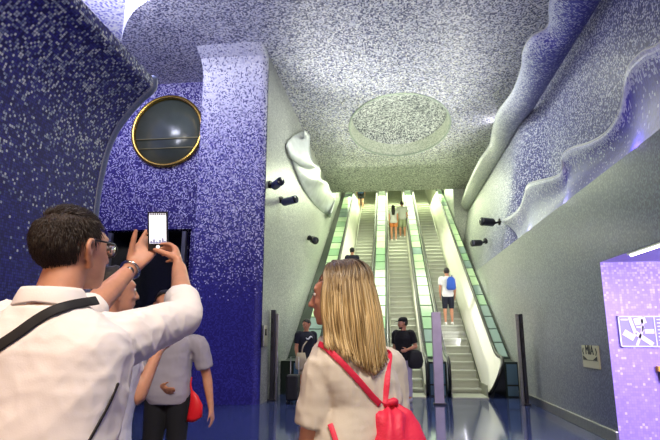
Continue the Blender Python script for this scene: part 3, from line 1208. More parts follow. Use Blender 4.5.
class Head:
    def __init__(self, c, az, pitch=0, roll=0, s=1.0):
        self.c = V(c)
        self.s = s
        f = V((sin(az) * cos(pitch), cos(az) * cos(pitch), sin(pitch)))
        r = V((cos(az), -sin(az), 0))
        u = r.cross(f)
        r2 = r * cos(roll) + u * sin(roll)
        self.f, self.r, self.u = f, r2, r2.cross(f)

    def p(self, f, r, u):
        return self.c + (self.f * f + self.r * r + self.u * u) * self.s

    def add_to(self, mb, neck_base, neck_r, male=True, detail=True):
        s = self.s
        f, r, u = self.f * s, self.r * s, self.u * s
        mb.ell(self.p(-.014, 0, .028), r * .076, f * .097, u * .09, 20, 12)
        jw = 1.0 if male else .92
        S = [(-.112, .060, .020 * jw, .020), (-.104, .052, .032 * jw, .034), (-.085, .040, .047 * jw, .05), (-.055, .028, .058 * jw, .064), (-.02, .020, .066 * jw, .073), (.015, .014, .069, .079), (.05, .008, .070, .08)]
        mb.loft([(self.p(cf, 0, h), r * w, f * d, 2.3) for h, cf, w, d in S], 22)
        if detail:
            mb.tube([self.p(.088, 0, .018), self.p(.103, 0, -.012), self.p(.112, 0, -.030)], [.007 * s, .0095 * s, .0125 * s], n=8)
            for k in (-1, 1):
                mb.ell(self.p(.098, k * .011, -.034), r * .008, f * .010, u * .007, 8, 6)
                mb.ell(self.p(.080, k * .030, .030), r * .026, f * .010, u * .008, 10, 6)
                mb.ell(self.p(.070, k * .036, -.025), r * .020, f * .018, u * .017, 10, 6)
                # ear: outer shell with a hollow left by two rims
                mb.tube([self.p(.000, k * .072, -.050), self.p(-.009, k * .081, -.030), self.p(-.024, k * .092, -.008), self.p(-.023, k * .094, .012), self.p(-.006, k * .087, .022), self.p(.006, k * .077, .006)],
                        [.010 * s, .0085 * s, .0085 * s, .008 * s, .007 * s, .006 * s], n=8)
                mb.ell(self.p(-.008, k * .073, -.014), r * .008, f * .013, u * .024, 8, 6)
            mb.ell(self.p(.091, 0, -.060), r * .023, f * .011, u * .0065, 10, 6)
            mb.ell(self.p(.089, 0, -.072), r * .020, f * .011, u * .007, 10, 6)
            mb.ell(self.p(.078, 0, -.100), r * .018, f * .013, u * .013, 10, 6)
        nb = V(neck_base)
        top = self.p(-.018, 0, -.055)
        mb.loft([(nb + V((0, 0, -.05)), self.r * neck_r * 1.35, self.f * neck_r * 1.25), (nb, self.r * neck_r * 1.08, self.f * neck_r * 1.05), (nb.lerp(top, .5), self.r * neck_r, self.f * neck_r),
                 (top, self.r * neck_r, self.f * neck_r * 1.05), (self.p(-.015, 0, 0), self.r * neck_r * .9, self.f * neck_r * .9)], 18)

    def eyes(self, root):
        for k in (-1, 1):
            mb = MB()
            c = self.p(.080, k * .031, .008)
            s = self.s
            mb.ell(c, self.r * .0125 * s, self.f * .0115 * s, self.u * .009 * s, 12, 8)
            e = mb.build('eye', EYEW, root)
            mb = MB()
            mb.ell(c + self.f * .0085 * s, self.r * .006 * s, self.f * .004 * s, self.u * .006 * s, 10, 6)
            mb.build('iris', EYED, e)

    def shell(self, keep, grow=.010, nseg=40, nring=28, amp=.004, seed=0):
        """hair cap over the skull: keep(f, r, u) says where hair grows"""
        mb = MB()
        c = V((-.014, 0, .028))
        rad = V((.097 + grow, .076 + grow, .09 + grow))
        vs, fs, kp = [], [], []
        for i in range(nring + 1):
            th = pi * i / nring
            for j in range(nseg):
                ph = 2 * pi * j / nseg
                d = V((sin(th) * cos(ph), sin(th) * sin(ph), cos(th)))
                q = V((c.x + d.x * rad.x, c.y + d.y * rad.y, c.z + d.z * rad.z))
                if q.z < .0:   # follow the nape inwards rather than the round of the skull
                    q.x = min(q.x, -.014 + (q.x + .014) * (1.0 + .8 * -q.z))
                    q.y *= 1.0 + .5 * -q.z
                q += d * amp * noise.noise(q * 40 + V((seed, seed, 0))) * 2
                vs.append(self.p(q.x, q.y, q.z))
                kp.append(keep(q.x, q.y, q.z))
        for i in range(nring):
            for j in range(nseg):
                k = (i * nseg + j, i * nseg + (j + 1) % nseg, (i + 1) * nseg + (j + 1) % nseg, (i + 1) * nseg + j)
                if sum(kp[x] for x in k) >= 3:
                    fs.append(k)
        mb.add(vs, fs, smooth=True)
        me = mb.mesh('hair')
        bm = bmesh.new()
        bm.from_mesh(me)
        bmesh.ops.remove_doubles(bm, verts=bm.verts, dist=1e-5)
        loose = [v for v in bm.verts if not v.link_faces]
        bmesh.ops.delete(bm, geom=loose, context='VERTS')
        bmesh.ops.recalc_face_normals(bm, faces=bm.faces)
        bm.to_mesh(me)
        bm.free()
        return me

    def hair_cap(self, root, keep, m, grow=.010, amp=.004, thick=.016, seed=0):
        o = link('hair', self.shell(keep, grow, amp=amp, seed=seed), m, root)
        s = o.modifiers.new('solid', 'SOLIDIFY')
        s.thickness = thick * self.s
        s.offset = -1
        return o


def short_hair(f, r, u):
    if u > .075:
        return f < .062
    if f > .012:
        return u > .03 + (f - .012) * 1.1 and f < .07
    if f > -.02:
        return u > -.0
    return u > -.062


def wrinkle(me, amp, fn):
    for v in me.vertices:
        v.co += v.normal * amp * fn(v.co)
    me.update()


def folds(scale, axis, seed=0):
    """long soft cloth folds: ridge noise stretched along an axis"""
    ax = V(axis).normalized()
    off = V((seed * 3.1, seed * 1.7, seed * 2.3))

    def fn(p):
        q = p - ax * (p.dot(ax)) * .72
        n1 = noise.noise(q * scale + off)
        n2 = noise.noise(q * scale * 2.3 + off)
        return (1 - abs(n1) * 2.4) * .7 + n2 * .4
    return fn


def creases(J, amp):
    ax = (J['elR'] - J['shR']).normalized()
    bx_ = (J['elL'] - J['shL']).normalized()

    def fn(p):
        v = 0
        for sh, ax_, sd in ((J['shR'], ax, 0), (J['shL'], bx_, 7)):
            q = p - sh
            w = math.exp(-(q.length / .23) ** 2)
            for dirn, sc, k in ((ax_ * .6 + V((0, 0, -.8)), 22, 0), (V((.5 if sd == 0 else -.5, 0, .8)), 17, 3)):
                dirn = dirn.normalized()
                qq = q - dirn * q.dot(dirn) * .86
                n = noise.noise(qq * sc + V((sd, k, 2)))
                v += w * ((1 - abs(n)) ** 5 - .35)
        n = noise.noise(V((p.x * 7, p.y * 7, p.z * 26)) + V((2, 5, 1)))
        return (v + .30 * ((1 - abs(n)) ** 4 - .3)) * amp
    return fn


def std_pose(x, y, z, az, H=1.75, female=False, **kw):
    """standing joints; override any joint with (right, forward, up) in metres of a 1.75 m body"""
    s = H / 1.75
    J = dict(pelvis=(0, 0, .93), waist=(0, .005, 1.08), chest=(0, .01, 1.30), neck=(0, -.015, 1.475), head=(0, .02, 1.632),
             shL=(-.185, -.01, 1.415), shR=(.185, -.01, 1.415), elL=(-.225, -.02, 1.125), elR=(.225, -.02, 1.125), wrL=(-.22, .06, .875), wrR=(.22, .06, .875),
             hpL=(-.09, 0, .92), hpR=(.09, 0, .92), knL=(-.10, .02, .50), knR=(.10, .02, .50), anL=(-.10, -.02, .085), anR=(.10, -.02, .085))
    if female:
        for k in ('shL', 'shR', 'elL', 'elR', 'wrL', 'wrR'):
            J[k] = (J[k][0] * .90, J[k][1], J[k][2])
    J.update(kw)
    r, f = V((cos(az), -sin(az), 0)), V((sin(az), cos(az), 0))
    return {k: V((x, y, z)) + (r * v[0] + f * v[1] + V((0, 0, 1)) * v[2]) * s for k, v in J.items()}


def person(label, J, az, H=1.75, female=False, head_az=None, head_pitch=0, head_roll=0, skin=None, hair=None, hair_mat=None,
           top=None, sleeve=.55, bottom=None, long_legs=True, shoes=None, vox=.012, cvox=None, hands=True, handL=None, handR=None,
           fold=.0, head_scale=1.0, group=None, ground=None, belly=0.0, loose=0.0, detail=True, tee_hem=None):
    s = H / 1.75
    skin = skin or SKIN
    cvox = cvox or vox
    az_h = az if head_az is None else head_az
    if ground is None:
        ground = min(J['anL'].z, J['anR'].z) - .085 * s
    base = V(((J['anL'].x + J['anR'].x) / 2, (J['anL'].y + J['anR'].y) / 2, ground))
    root = empty('person', base, label, 'person', group)
    X = (J['shR'] - J['shL'])
    X.z = 0
    X.normalize()
    Xh = (J['hpR'] - J['hpL'])
    Xh.z = 0
    Xh.normalize()
    Z = V((0, 0, 1))
    Y = Z.cross(X)
    Yh = Z.cross(Xh)
    hd = Head(J['head'], az_h, head_pitch, head_roll, s * head_scale * (1.0 if not female else .97))
    w = .92 if female else 1.0

    def torso(mb, g, z0=None, z1=None):
        C, P, W, N = J['chest'], J['pelvis'], J['waist'], J['neck']
        hipw = .178 if female else .165
        S = [(P - Z * .08 * s, Xh, Yh, .150, .105, 2.3), (P, Xh, Yh, hipw, .122 + belly * .4, 2.4), (P.lerp(W, .6), Xh, Yh, .150 * w + belly * .6, .112 + belly, 2.3),
             (W.lerp(C, .15), X, Y, .145 * w + belly * .6, .108 + belly, 2.3), (W.lerp(C, .6), X, Y, .158 * w + belly * .3, .115 + belly * .5, 2.4), (C, X, Y, .172 * w, .122, 2.5),
             (C.lerp(N, .38), X, Y, .178 * w, .112, 2.5), (C.lerp(N, .62), X, Y, .165 * w, .096, 2.4), (C.lerp(N, .82), X, Y, .120 * w, .08, 2.2), (N + Z * .005 * s, X, Y, .072 * w, .066, 2)]
        out = []
        for c, x, y, a, b, e in S:
            if z0 is not None and c.z < z0 - .06:
                continue
            if z1 is not None and c.z > z1 + .06:
                continue
            out.append((c, x * (a * s + g), y * (b * s + g), e))
        if out:
            mb.loft(out, 26)

    def arm(mb, k, g, upto=2.0):
        """upto: 0 shoulder .. 1 elbow .. 2 wrist"""
        sh, el, wr = J['sh' + k], J['el' + k], J['wr' + k]
        fat = .9 if female else 1.0
        inn = sh.lerp((J['chest'] + J['neck']) / 2, .35)
        pts = [inn, sh, sh.lerp(el, .35), sh.lerp(el, .8), el, el.lerp(wr, .25), el.lerp(wr, .7), wr]
        rad = [.062, .060, .052, .043, .041, .042, .031, .0255]
        rad = [q * s * fat for q in rad]
        tt = [0, 0, .35, .8, 1, 1.25, 1.7, 2]
        P, R = [], []
        for i, t in enumerate(tt):
            if t <= upto:
                P.append(pts[i])
                R.append(rad[i] + g)
            else:
                t0 = tt[i - 1]
                q = (upto - t0) / (t - t0)
                if q > .05:
                    P.append(pts[i - 1].lerp(pts[i], q))
                    R.append((rad[i - 1] + (rad[i] - rad[i - 1]) * q) + g)
                break
        if loose and upto < 2:
            R = [r0 + loose * min(1, i / 3) for i, r0 in enumerate(R)]
        mb.tube(P, R, n=14, sub=4, round_caps=(upto >= 2))

    def leg(mb, k, g, upto=2.0, bag=0):
        hp, kn, an = J['hp' + k], J['kn' + k], J['an' + k]
        pts = [hp + Z * .03 * s, hp.lerp(kn, .3), hp.lerp(kn, .75), kn, kn.lerp(an, .3), kn.lerp(an, .75), an]
        rad = [.088, .082, .062, .054, .055, .038, .034]
        tt = [0, .3, .75, 1, 1.3, 1.75, 2]
        P, R = [], []
        for i, t in enumerate(tt):
            if t <= upto + 1e-6:
                P.append(pts[i])
                R.append(rad[i] * s + g + bag * min(1, t))
            else:
                q = (upto - tt[i - 1]) / (t - tt[i - 1])
                if q > .05:
                    P.append(pts[i - 1].lerp(pts[i], q))
                    R.append((rad[i - 1] + (rad[i] - rad[i - 1]) * q) * s + g + bag * min(1, upto))
                break
        mb.tube(P, R, n=14, sub=4, round_caps=False)

    # body: one continuous skin
    mb = MB()
    torso(mb, 0)
    hd.add_to(mb, J['neck'], (.047 if female else .056) * s, not female, detail)
    for k in 'LR':
        arm(mb, k, 0)
        leg(mb, k, 0)
        an = J['an' + k]
        fd = Yh
        mb.tube([an - fd * .05 * s - Z * .035 * s, an + fd * .05 * s - Z * .04 * s, an + fd * .15 * s - Z * .06 * s], [.036 * s, .034 * s, .022 * s], n=10)
        if hands:
            H_ = handL if k == 'L' else handR
            fa = (J['wr' + k] - J['el' + k]).normalized()
            if H_ is None:
                inward = X * (1 if k == 'L' else -1)
                hand(mb, J['wr' + k], fa, inward, Y, s * (.92 if female else 1), curl=(.3, .35, .4, .45))
            else:
                hand(mb, J['wr' + k], **H_)
    o = link('body', fuse(mb, vox, 3, 'body'), skin, root)
    if detail:
        hd.eyes(root)
    # trousers or shorts
    if bottom is not None:
        mb = MB()
        torso(mb, .009, z1=J['waist'].z - .02)
        for k in 'LR':
            leg(mb, k, .013, 1.93 if long_legs is True else long_legs, bag=.012)
        me = fuse(mb, cvox, 3, 'trousers')
        if fold:
            wrinkle(me, fold, folds(9, (0, 0, 1), 3))
        link('trousers' if long_legs is True else 'shorts', me, bottom, root)
    # shirt
    if top is not None:
        mb = MB()
        zz = tee_hem if tee_hem is not None else J['pelvis'].z - .06 * s
        torso(mb, .016 + loose * .5, z0=zz)
        for k in 'LR':
            arm(mb, k, .014, sleeve if not isinstance(sleeve, dict) else sleeve[k])
        me = fuse(mb, cvox, 4, 'shirt')
        if fold:
            wrinkle(me, fold, folds(10, J['chest'] - J['shR'], 1))
            wrinkle(me, 1.0, creases(J, fold * 1.3))
        link('shirt', me, top, root)
    if shoes is not None:
        for k in 'LR':
            an = J['an' + k]
            mb = MB()
            fd = Yh
            mb.loft([(an - fd * .085 * s - Z * .045 * s, Xh * .02 * s, Z * .03 * s, 2.4), (an - fd * .06 * s - Z * .04 * s, Xh * .038 * s, Z * .045 * s, 2.6), (an - Z * .04 * s, Xh * .042 * s, Z * .052 * s, 2.6),
                     (an + fd * .08 * s - Z * .052 * s, Xh * .047 * s, Z * .036 * s, 2.8), (an + fd * .15 * s - Z * .06 * s, Xh * .044 * s, Z * .027 * s, 2.8), (an + fd * .19 * s - Z * .066 * s, Xh * .022 * s, Z * .018 * s, 2.4)], 16)
            mb.build('shoe', shoes, root)
    if hair == 'short':
        hd.hair_cap(root, short_hair, hair_mat or HAIR_DK, .012)
    elif hair == 'long':
        hd.hair_cap(root, lambda f, r, u: (u > .06 and f < .07) or (f < .02 and u > -.08), hair_mat or HAIR_DK, .014)
        mb = MB()
        mb.loft([(hd.p(-.05, 0, .02), hd.r * .08 * s, hd.f * .055 * s), (hd.p(-.09, 0, -.08), hd.r * .09 * s, hd.f * .045 * s), (hd.p(-.15, 0, -.2), hd.r * .095 * s, hd.f * .04 * s), (hd.p(-.165, 0, -.40), hd.r * .06 * s, hd.f * .03 * s)], 16)
        mb.build('hair_length', hair_mat or HAIR_DK, root)
    return root, hd, J, (X, Y)


def ribbon_strap(name, pts, w, t, nrm, m, root):
    mb = MB()
    pts = [V(p) for p in pts]
    P = [curve_at(pts, k / 40) for k in range(41)]
    for _ in range(2):
        P = [P[0]] + [(P[i - 1] + P[i] * 2 + P[i + 1]) / 4 for i in range(1, 40)] + [P[40]]
    secs = []
    for i, p in enumerate(P):
        d = (P[min(i + 1, 40)] - P[max(i - 1, 0)]).normalized()
        n = nrm(p) if callable(nrm) else V(nrm)
        n = (n - d * n.dot(d)).normalized()
        x = d.cross(n)
        secs.append((p, x * w, n * t, 4))
    mb.loft(secs, 12)
    return mb.build(name, m, root)


# ---- man with the phone
CLOTH_W = mat('white_shirt_cloth', '#f4ece6', .8, bump=.06, bump_scale=260)
CLOTH_B = mat('beige_tee_cloth', '#d6cebc', .85, bump=.06, bump_scale=260)
D = at_depth
az = radians(-4)
hm = D(73, 250, 1.42)
Jm = std_pose(hm.x - .01, hm.y - .03, 0, az, 1.755)
dz = hm.z - Jm['head'].z
Jm['head'] = hm
Jm['neck'] = V((hm.x - .015, hm.y - .045, hm.z - .155))
Jm['shR'] = D(122, 340, 1.45)
Jm['shL'] = D(-6, 330, 1.45)
Jm['elR'] = D(184, 317, 1.70)
Jm['wrR'] = D(179, 268, 1.90)
Jm['elL'] = D(88, 312, 1.68)
Jm['wrL'] = D(134, 266, 1.955)
ph = D(158, 231, 2.0)
toM = (V((hm.x + .1, hm.y, hm.z)) - ph).normalized()
wL, wR = Jm['wrL'], Jm['wrR']
man, mh, Jm, (mX, mY) = person('man in a white shirt seen from behind, raising a phone with both hands', Jm, az, 1.755, head_az=radians(20), head_pitch=radians(6), skin=SKIN_TAN,
                   top=CLOTH_W, sleeve={'L': 1.02, 'R': 1.28}, bottom=mat('navy_trousers', '#23283c', .85), shoes=M['black'], vox=.0058, cvox=.0072, fold=.0045, loose=.002, belly=.015, head_scale=.94,
                   handL=dict(d=D(159, 230, 2.09) - wL, n=-FW + RT * .1, thumb=-RT, size=1.02, curl=(.12, .12, .12, .12), tcurl=.08, tdir=D(146, 221, 2.0) - D(141, 252, 2.0)),
                   handR=dict(d=D(174, 238, 2.07) - wR, n=-RT * .95 + FW * .12, thumb=-FW - RT * .1, size=1.0, curl=(.5, .52, .55, .6), tcurl=.1, tdir=D(157, 247, 1.965) - D(176, 256, 1.935)))


def man_hair(f, r, u):
    if (V((f, r, u)) - V((-.078, -.022, .098))).length < .026:
        return False
    if u > .075:
        return f < .055
    if f > .012:
        return u > .03 + (f - .012) * 1.3 and f < .06
    if f > -.036:
        return u > .022
    if f > -.05:
        return u > -.03
    return u > -.098 + max(0, abs(r) - .035) * .5


mh.hair_cap(man, man_hair, HAIR_BR, .005, amp=.002)


def hair_strands(hd, root, keep, m, n, ln, seed, grow=.005, rad=.0009):
    rnd = random.Random(seed)
    mb = MB()
    c = V((-.014, 0, .028))
    k = 0
    while k < n:
        d = V((rnd.gauss(0, 1), rnd.gauss(0, 1), rnd.gauss(0, 1))).normalized()
        q = V((c.x + d.x * (.097 + grow), c.y + d.y * (.076 + grow), c.z + d.z * (.09 + grow)))
        if not keep(q.x, q.y, q.z):
            continue
        k += 1
        down = V((.1, 0, -1)) if q.z < .09 else V((.8, rnd.uniform(-.6, .6), -.1))
        t = (down - d * down.dot(d)).normalized()
        l_ = ln * rnd.uniform(.6, 1.2)
        a = q - d * .003
        b = q + t * l_ * .6 + d * .0025
        e = q + t * l_ + d * rnd.uniform(.0, .005)
        if q.z < 0:
            a.y *= 1 + .5 * -q.z
            b.y *= 1 + .5 * -b.z
            e.y *= 1 + .5 * -e.z
        mb.tube([hd.p(*a), hd.p(*b), hd.p(*e)], [rad, rad, rad * .3], n=4, sub=1, round_caps=False, smooth_path=False)
    return mb.build('hair_strands', m, root)


hair_strands(mh, man, lambda f, r, u: man_hair(f, r, u) or ((V((f, r, u)) - V((-.078, -.022, .098))).length < .030 and random.random() < .6), mat('hair_strand_brown', '#30251d', .45), 2600, .03, 3)
# glasses
gl = MB()
for k in (-1, 1):
    gl.tube([mh.p(.088, k * .066, .014), mh.p(.045, k * .082, .018), mh.p(.004, k * .086, .020), mh.p(-.016, k * .090, .012)], .0026, n=8)
    gl.tube([mh.p(.098 - abs(.033 - .028 * cos(t) - .033) * .1, k * (.036 + .030 * cos(t)), .000 + .022 * sin(t)) for t in [2 * pi * i / 20 for i in range(22)]], .0026, n=6, sub=1, round_caps=False)
gl.tube([mh.p(.100, -.008, .004), mh.p(.106, 0, .007), mh.p(.100, .008, .004)], .0024, n=6)
g_ = gl.build('glasses', M['black'], man)
ln = MB()
for k in (-1, 1):
    ln.loft([(mh.p(.097, k * .036, 0), mh.r * .028, mh.u * .020), (mh.p(.099, k * .036, 0), mh.r * .028, mh.u * .020)], 16)
lm = NT('spectacle_lens')
lm.b.inputs['Transmission Weight'].default_value = .9
lm.b.inputs['Roughness'].default_value = .02
lm.b.inputs['Base Color'].default_value = (.9, .93, .95, 1)
ln.build('lens', lm.m, g_)
# collar
cl = MB()
nk = Jm['neck']
for i, (a0, hgt, rr) in enumerate([(0, .0, 0)]):
    vs, fs = [], []
    N_ = 40
    for k in range(N_ + 1):
        t = -pi / 2 + (k / N_ - .5) * 2 * pi * .92       # open at the throat
        d = mX * cos(t) + mY * sin(t)
        inn = nk + d * .064 + V((0, 0, .022))
        top = nk + d * .068 + V((0, 0, .052 - .012 * max(0, sin(t))))
        ot = nk + d * .075 + V((0, 0, .049))
        dn = nk + d * (.086 + .008 * abs(cos(t))) + V((0, 0, .008 - .012 * abs(cos(t))))
        vs += [inn, top, ot, dn]
    for k in range(N_):
        for j in range(3):
            fs.append((k * 4 + j, k * 4 + j + 1, k * 4 + j + 5, k * 4 + j + 4))
    cl.add(vs, fs, smooth=True)
o = cl.build('collar', CLOTH_W, man)
s_ = o.modifiers.new('solid', 'SOLIDIFY')
s_.thickness = .004
sb = o.modifiers.new('sub', 'SUBSURF')
sb.levels = sb.render_levels = 1
# rolled cuff at each elbow
for k in 'LR':
    el, wr = Jm['el' + k], Jm['wr' + k]
    mb = MB()
    d = (wr - el).normalized()
    x = d.orthogonal().normalized()
    y = d.cross(x)
    c0 = el.lerp(wr, .20 if k == 'R' else -.02)
    c1 = el.lerp(wr, .40 if k == 'R' else .10)
    mb.loft([(c0, x * .053, y * .053), (c0.lerp(c1, .1), x * .057, y * .057), (c0.lerp(c1, .5), x * .058, y * .056), (c0.lerp(c1, .9), x * .056, y * .054), (c1, x * .051, y * .050), (c0.lerp(c1, .85), x * .047, y * .047)], 24, cap=False)
    me = mb.mesh('cuff')
    wrinkle(me, .004, folds(18, d, 5))
    link('cuff', me, CLOTH_W, man)
# watch on the left wrist
d = (Jm['wrL'] - Jm['elL']).normalized()
x = (RT - d * RT.dot(d)).normalized()
y = d.cross(x)
c = Jm['elL'].lerp(Jm['wrL'], .90)
mb = MB()
mb.tube([c + (x * cos(t) + y * sin(t)) * .0325 for t in [2 * pi * i / 24 for i in range(26)]], .0075, n=8, sub=1, round_caps=False, flat=.5)
wt = mb.build('watch', mat('watch_steel', '#cfcfd2', .2, 1), man)
wt['label'] = 'steel watch bracelet'
mb = MB()
fc = c + (x * .3 - FW * .95).normalized() * .0335
n_ = (fc - c).normalized()
xx = n_.orthogonal().normalized()
mb.loft([(fc - n_ * .004, xx * .016, n_.cross(xx) * .016), (fc + n_ * .005, xx * .016, n_.cross(xx) * .016)], 20)
mb.build('watch_face', mat('watch_dial', '#54565c', .15, .5), wt)
# strap across the back
BK = -mY


def back_of(p, X, Y, C, N, g=.016):
    """push a point out to the back of a torso"""
    return p


pts = [D(-40, 380, 1.29), D(-5, 352, 1.275), D(25, 328, 1.285), D(52, 312, 1.31), D(76, 305, 1.345), D(88, 306, 1.40), D(92, 312, 1.47)]
def drape(root, names, pts, lift, dirn):
    """lay points onto the garment along a direction"""
    from mathutils.bvhtree import BVHTree
    vs, ps = [], []
    for ch in root.children:
        if ch.name.split('.')[0] in names:
            mw = world_of(ch)
            o = len(vs)
            vs += [mw @ v.co for v in ch.data.vertices]
            ps += [tuple(o + i for i in p.vertices) for p in ch.data.polygons]
    bt = BVHTree.FromPolygons(vs, ps)
    outp = []
    for p in pts:
        p = V(p)
        dd = dirn(p) if callable(dirn) else V(dirn)
        h, n, i, dist = bt.ray_cast(p - dd * .6, dd)
        if h is None:
            h, n, i, dist = bt.find_nearest(p)
        outp.append((h - dd * lift, n))
    return outp


def view(p):
    return (p - CP).normalized()


pix = [(-75, 402), (-52, 385), (-26, 364), (0, 345), (18, 333), (36, 320), (54, 310), (74, 304)]
pix = [tuple(curve_at([(a_, b_, 0) for a_, b_ in pix], k / 24))[:2] for k in range(25)]
dr = drape(man, ('shirt', 'collar'), [D(u, v, 1.4) for u, v in pix], .007, view)
sp = [p for p, n in dr]
sp.append(sp[-1] + RT * .03 + FW * .06 - UP * .0)
ribbon_strap('bag_strap', sp, .013, .003, lambda p: -view(p) + UP * .5, mat('black_strap', '#121216', .7), man)
pix = [(118, 384), (112, 398), (104, 414), (94, 432), (85, 448)]
dr = drape(man, ('shirt',), [D(u, v, 1.4) for u, v in pix], .003, view)
mb = MB()
mb.tube([p for p, n in dr], .0035, n=8)
mb.build('strap_cord', M['black'], man)

# phone
root = empty('smartphone', ph, 'black smartphone with a bright white screen held up by the man', 'phone')
fz = -toM                       # away from the man
fx = (RT - fz * RT.dot(fz)).normalized()
fy = fx.cross(fz) * -1
fy = UP - fz * UP.dot(fz)
fy.normalize()
RP = Matrix((fx, fy, fx.cross(fy))).transposed()
nrm = fx.cross(fy)
if nrm.dot(toM) < 0:
    nrm = -nrm
mb = MB()
mb.box(ph, (.0745, .146, .008), RP)
bevel(mb.build('phone_case', M['black'], root), .003, 3)
mb = MB()
mb.box(ph + nrm * .0044 + fy * .006, (.062, .106, .001), RP)
scr = mb.build('screen', mat('phone_screen', '#ffffff', .3, emit='#f4f6ff', emit_s=1.1), root)
mb = MB()
for k in range(8):
    mb.box(ph + nrm * .0045 + fy * .064 + fx * (-.028 + .008 * k), (.005, .006, .001), RP)
mb.build('screen_icons', mat('phone_icon', '#d8dce8', .3, emit='#d8dce8', emit_s=.5), root)
mb = MB()
for k, (a, h) in enumerate([(-.024, .010), (-.014, .016), (-.004, .008), (.008, .014), (.018, .020), (.026, .010)]):
    mb.box(ph + nrm * .0051 + fx * a + fy * (-.046 + h / 2), (.008, h, .0006), RP)
mb.box(ph + nrm * .0051 - fy * .0435, (.06, .004, .0006), RP)
mb.build('screen_image', mat('phone_picture', '#8a90b0', .3, emit='#8a90b0', emit_s=.6), root)
mb = MB()
c = ph + nrm * .0046 - fy * .060
mb.loft([(c, fx * .007, fy * .007), (c + nrm * .001, fx * .007, fy * .007)], 16)
mb.build('shutter_button', mat('phone_button', '#ffffff', .3, emit='#ffffff', emit_s=.9), root)

# ---- blonde woman with the red backpack
az = radians(-36)
hw = D(337, 296, 1.97)
Jw = std_pose(hw.x + .04, hw.y - .02, 0, az, 1.66, female=True)
o_ = hw - Jw['head']
Jw['head'] = hw
Jw['neck'] = hw + V((.025, -.02, -.15))
Jw['shL'] = D(323, 370, 1.85)
Jw['shR'] = D(388, 366, 2.05)
Jw['chest'] = (Jw['shL'] + Jw['shR']) / 2 + V((0, .0, -.12))
Jw['elL'] = D(306, 456, 1.80)
Jw['elR'] = Jw['shR'] + V((.03, .02, -.28))
Jw['wrL'] = Jw['elL'] + V((.0, .08, -.23))
Jw['wrR'] = Jw['elR'] + V((-.0, .08, -.23))
woman, wh, Jw, (wX, wY) = person('blonde woman in a beige T-shirt seen from behind, wearing a red backpack', Jw, az, 1.66, True, head_az=radians(-84), head_pitch=radians(-2), skin=SKIN_TAN,
                     top=CLOTH_B, sleeve=.66, bottom=mat('white_jeans', '#b9b4ae', .85), shoes=mat('white_shoe', '#d8d4cc', .6), vox=.0065, cvox=.008, fold=.0035, loose=.010)


def blonde():
    t = NT('hair_blonde')
    uv = t.n('ShaderNodeUVMap')
    sx = t.n('ShaderNodeSeparateXYZ')
    t.l(uv.outputs[0], sx.inputs[0])
    root_c = t.ramp(sx.outputs[0], [(0, srgb('#3a2e22')), (.5, srgb('#5a4a36')), (1, srgb('#786448'))])
    tip_c = t.ramp(sx.outputs[0], [(0, srgb('#7a6440')), (.3, srgb('#b69a64')), (.65, srgb('#dcc088')), (1, srgb('#efdcaa'))])
    f = t.n('ShaderNodeMapRange')
    f.inputs['From Min'].default_value = .2
    f.inputs['From Max'].default_value = .66
    t.l(sx.outputs[1], f.inputs[0])
    t.l(t.mix(f.outputs[0], root_c, tip_c), t.b.inputs['Base Color'])
    t.b.inputs['Roughness'].default_value = .38
    t.b.inputs['Specular IOR Level'].default_value = .6
    return t.m


def surface_tree(root, names):
    from mathutils.bvhtree import BVHTree
    vs, ps = [], []
    for ch in root.children:
        if ch.name.split('.')[0] in names:
            mw = world_of(ch)
            o = len(vs)
            vs += [mw @ v.co for v in ch.data.vertices]
            ps += [tuple(o + i for i in p.vertices) for p in ch.data.polygons]
    return BVHTree.FromPolygons(vs, ps)


def long_hair(hd, root, n, seed, back):
    """strands leave a parting on the crown, follow the skull and fall over back and shoulder"""
    rnd = random.Random(seed)
    mb = MB()
    Zd = V((0, 0, -1))
    c = V((-.014, 0, .028))
    bt = surface_tree(root, ('shirt', 'body'))
    for i in range(n):
        a = rnd.uniform(-1, 1)
        phi = a * radians(112)          # 0 is the back of the head
        lay = rnd.uniform(0, 1) ** .7
        g = (.006 + .024 * lay) * (1 + .45 * max(0, cos(phi)))
        dirh = V((-cos(phi), sin(phi), 0))
        pts = []
        sx = .035 * rnd.uniform(-1.6, 1.1)
        for k in range(8):
            th = radians(3 + k * 11)
            d = V((dirh.x * sin(th), dirh.y * sin(th), cos(th)))
            q = V((c.x + d.x * (.097 + g) + sx * (1 - k / 7), c.y + d.y * (.080 + g), c.z + d.z * (.088 + g * .7)))
            pts.append(hd.p(*q))
        p = pts[-1].copy()
        out = (hd.f * dirh.x + hd.r * dirh.y)
        out.z = 0
        out.normalize()
        ln_ = .225 + .03 * rnd.random() + .075 * max(0, 1 - abs(a + .32) * 1.7)
        m_ = 9
        for k in range(1, m_ + 1):
            t = k / m_
            q = p + Zd * ln_ * t + out * (.026 * sin(pi * .5 * min(1, t * 1.7)) - .012 * t * t) + back * (.05 * t * t) + hd.r * .004 * sin(t * 6 + i * .37)
            # rest on the shoulders and the back instead of passing into them
            h, nrm, idx, dist = bt.find_nearest(q)
            lift = .005 + .016 * lay
            if (q - h).dot(nrm) < lift:
                q = h + nrm * lift
                q = q.lerp(pts[-1] + Zd * ln_ / m_, .25)
            pts.append(q)
        r = rnd.uniform(.0017, .0034)
        nn = len(pts)
        vs0 = len(mb.v)
        rads = [r * (1 - .65 * max(0, (j / (nn - 1) - .6) / .4)) for j in range(nn)]
        f0 = len(mb.f)
        mb.tube(pts, rads, n=5, sub=2, round_caps=False)
        key = rnd.random()
        rings = (nn - 1) * 2 + 1
        for fi in range(f0, len(mb.f)):
            mb.uv[fi] = [(key, min(1, ((vi - vs0) // 5) / (rings - 1))) for vi in mb.f[fi]]
    return mb


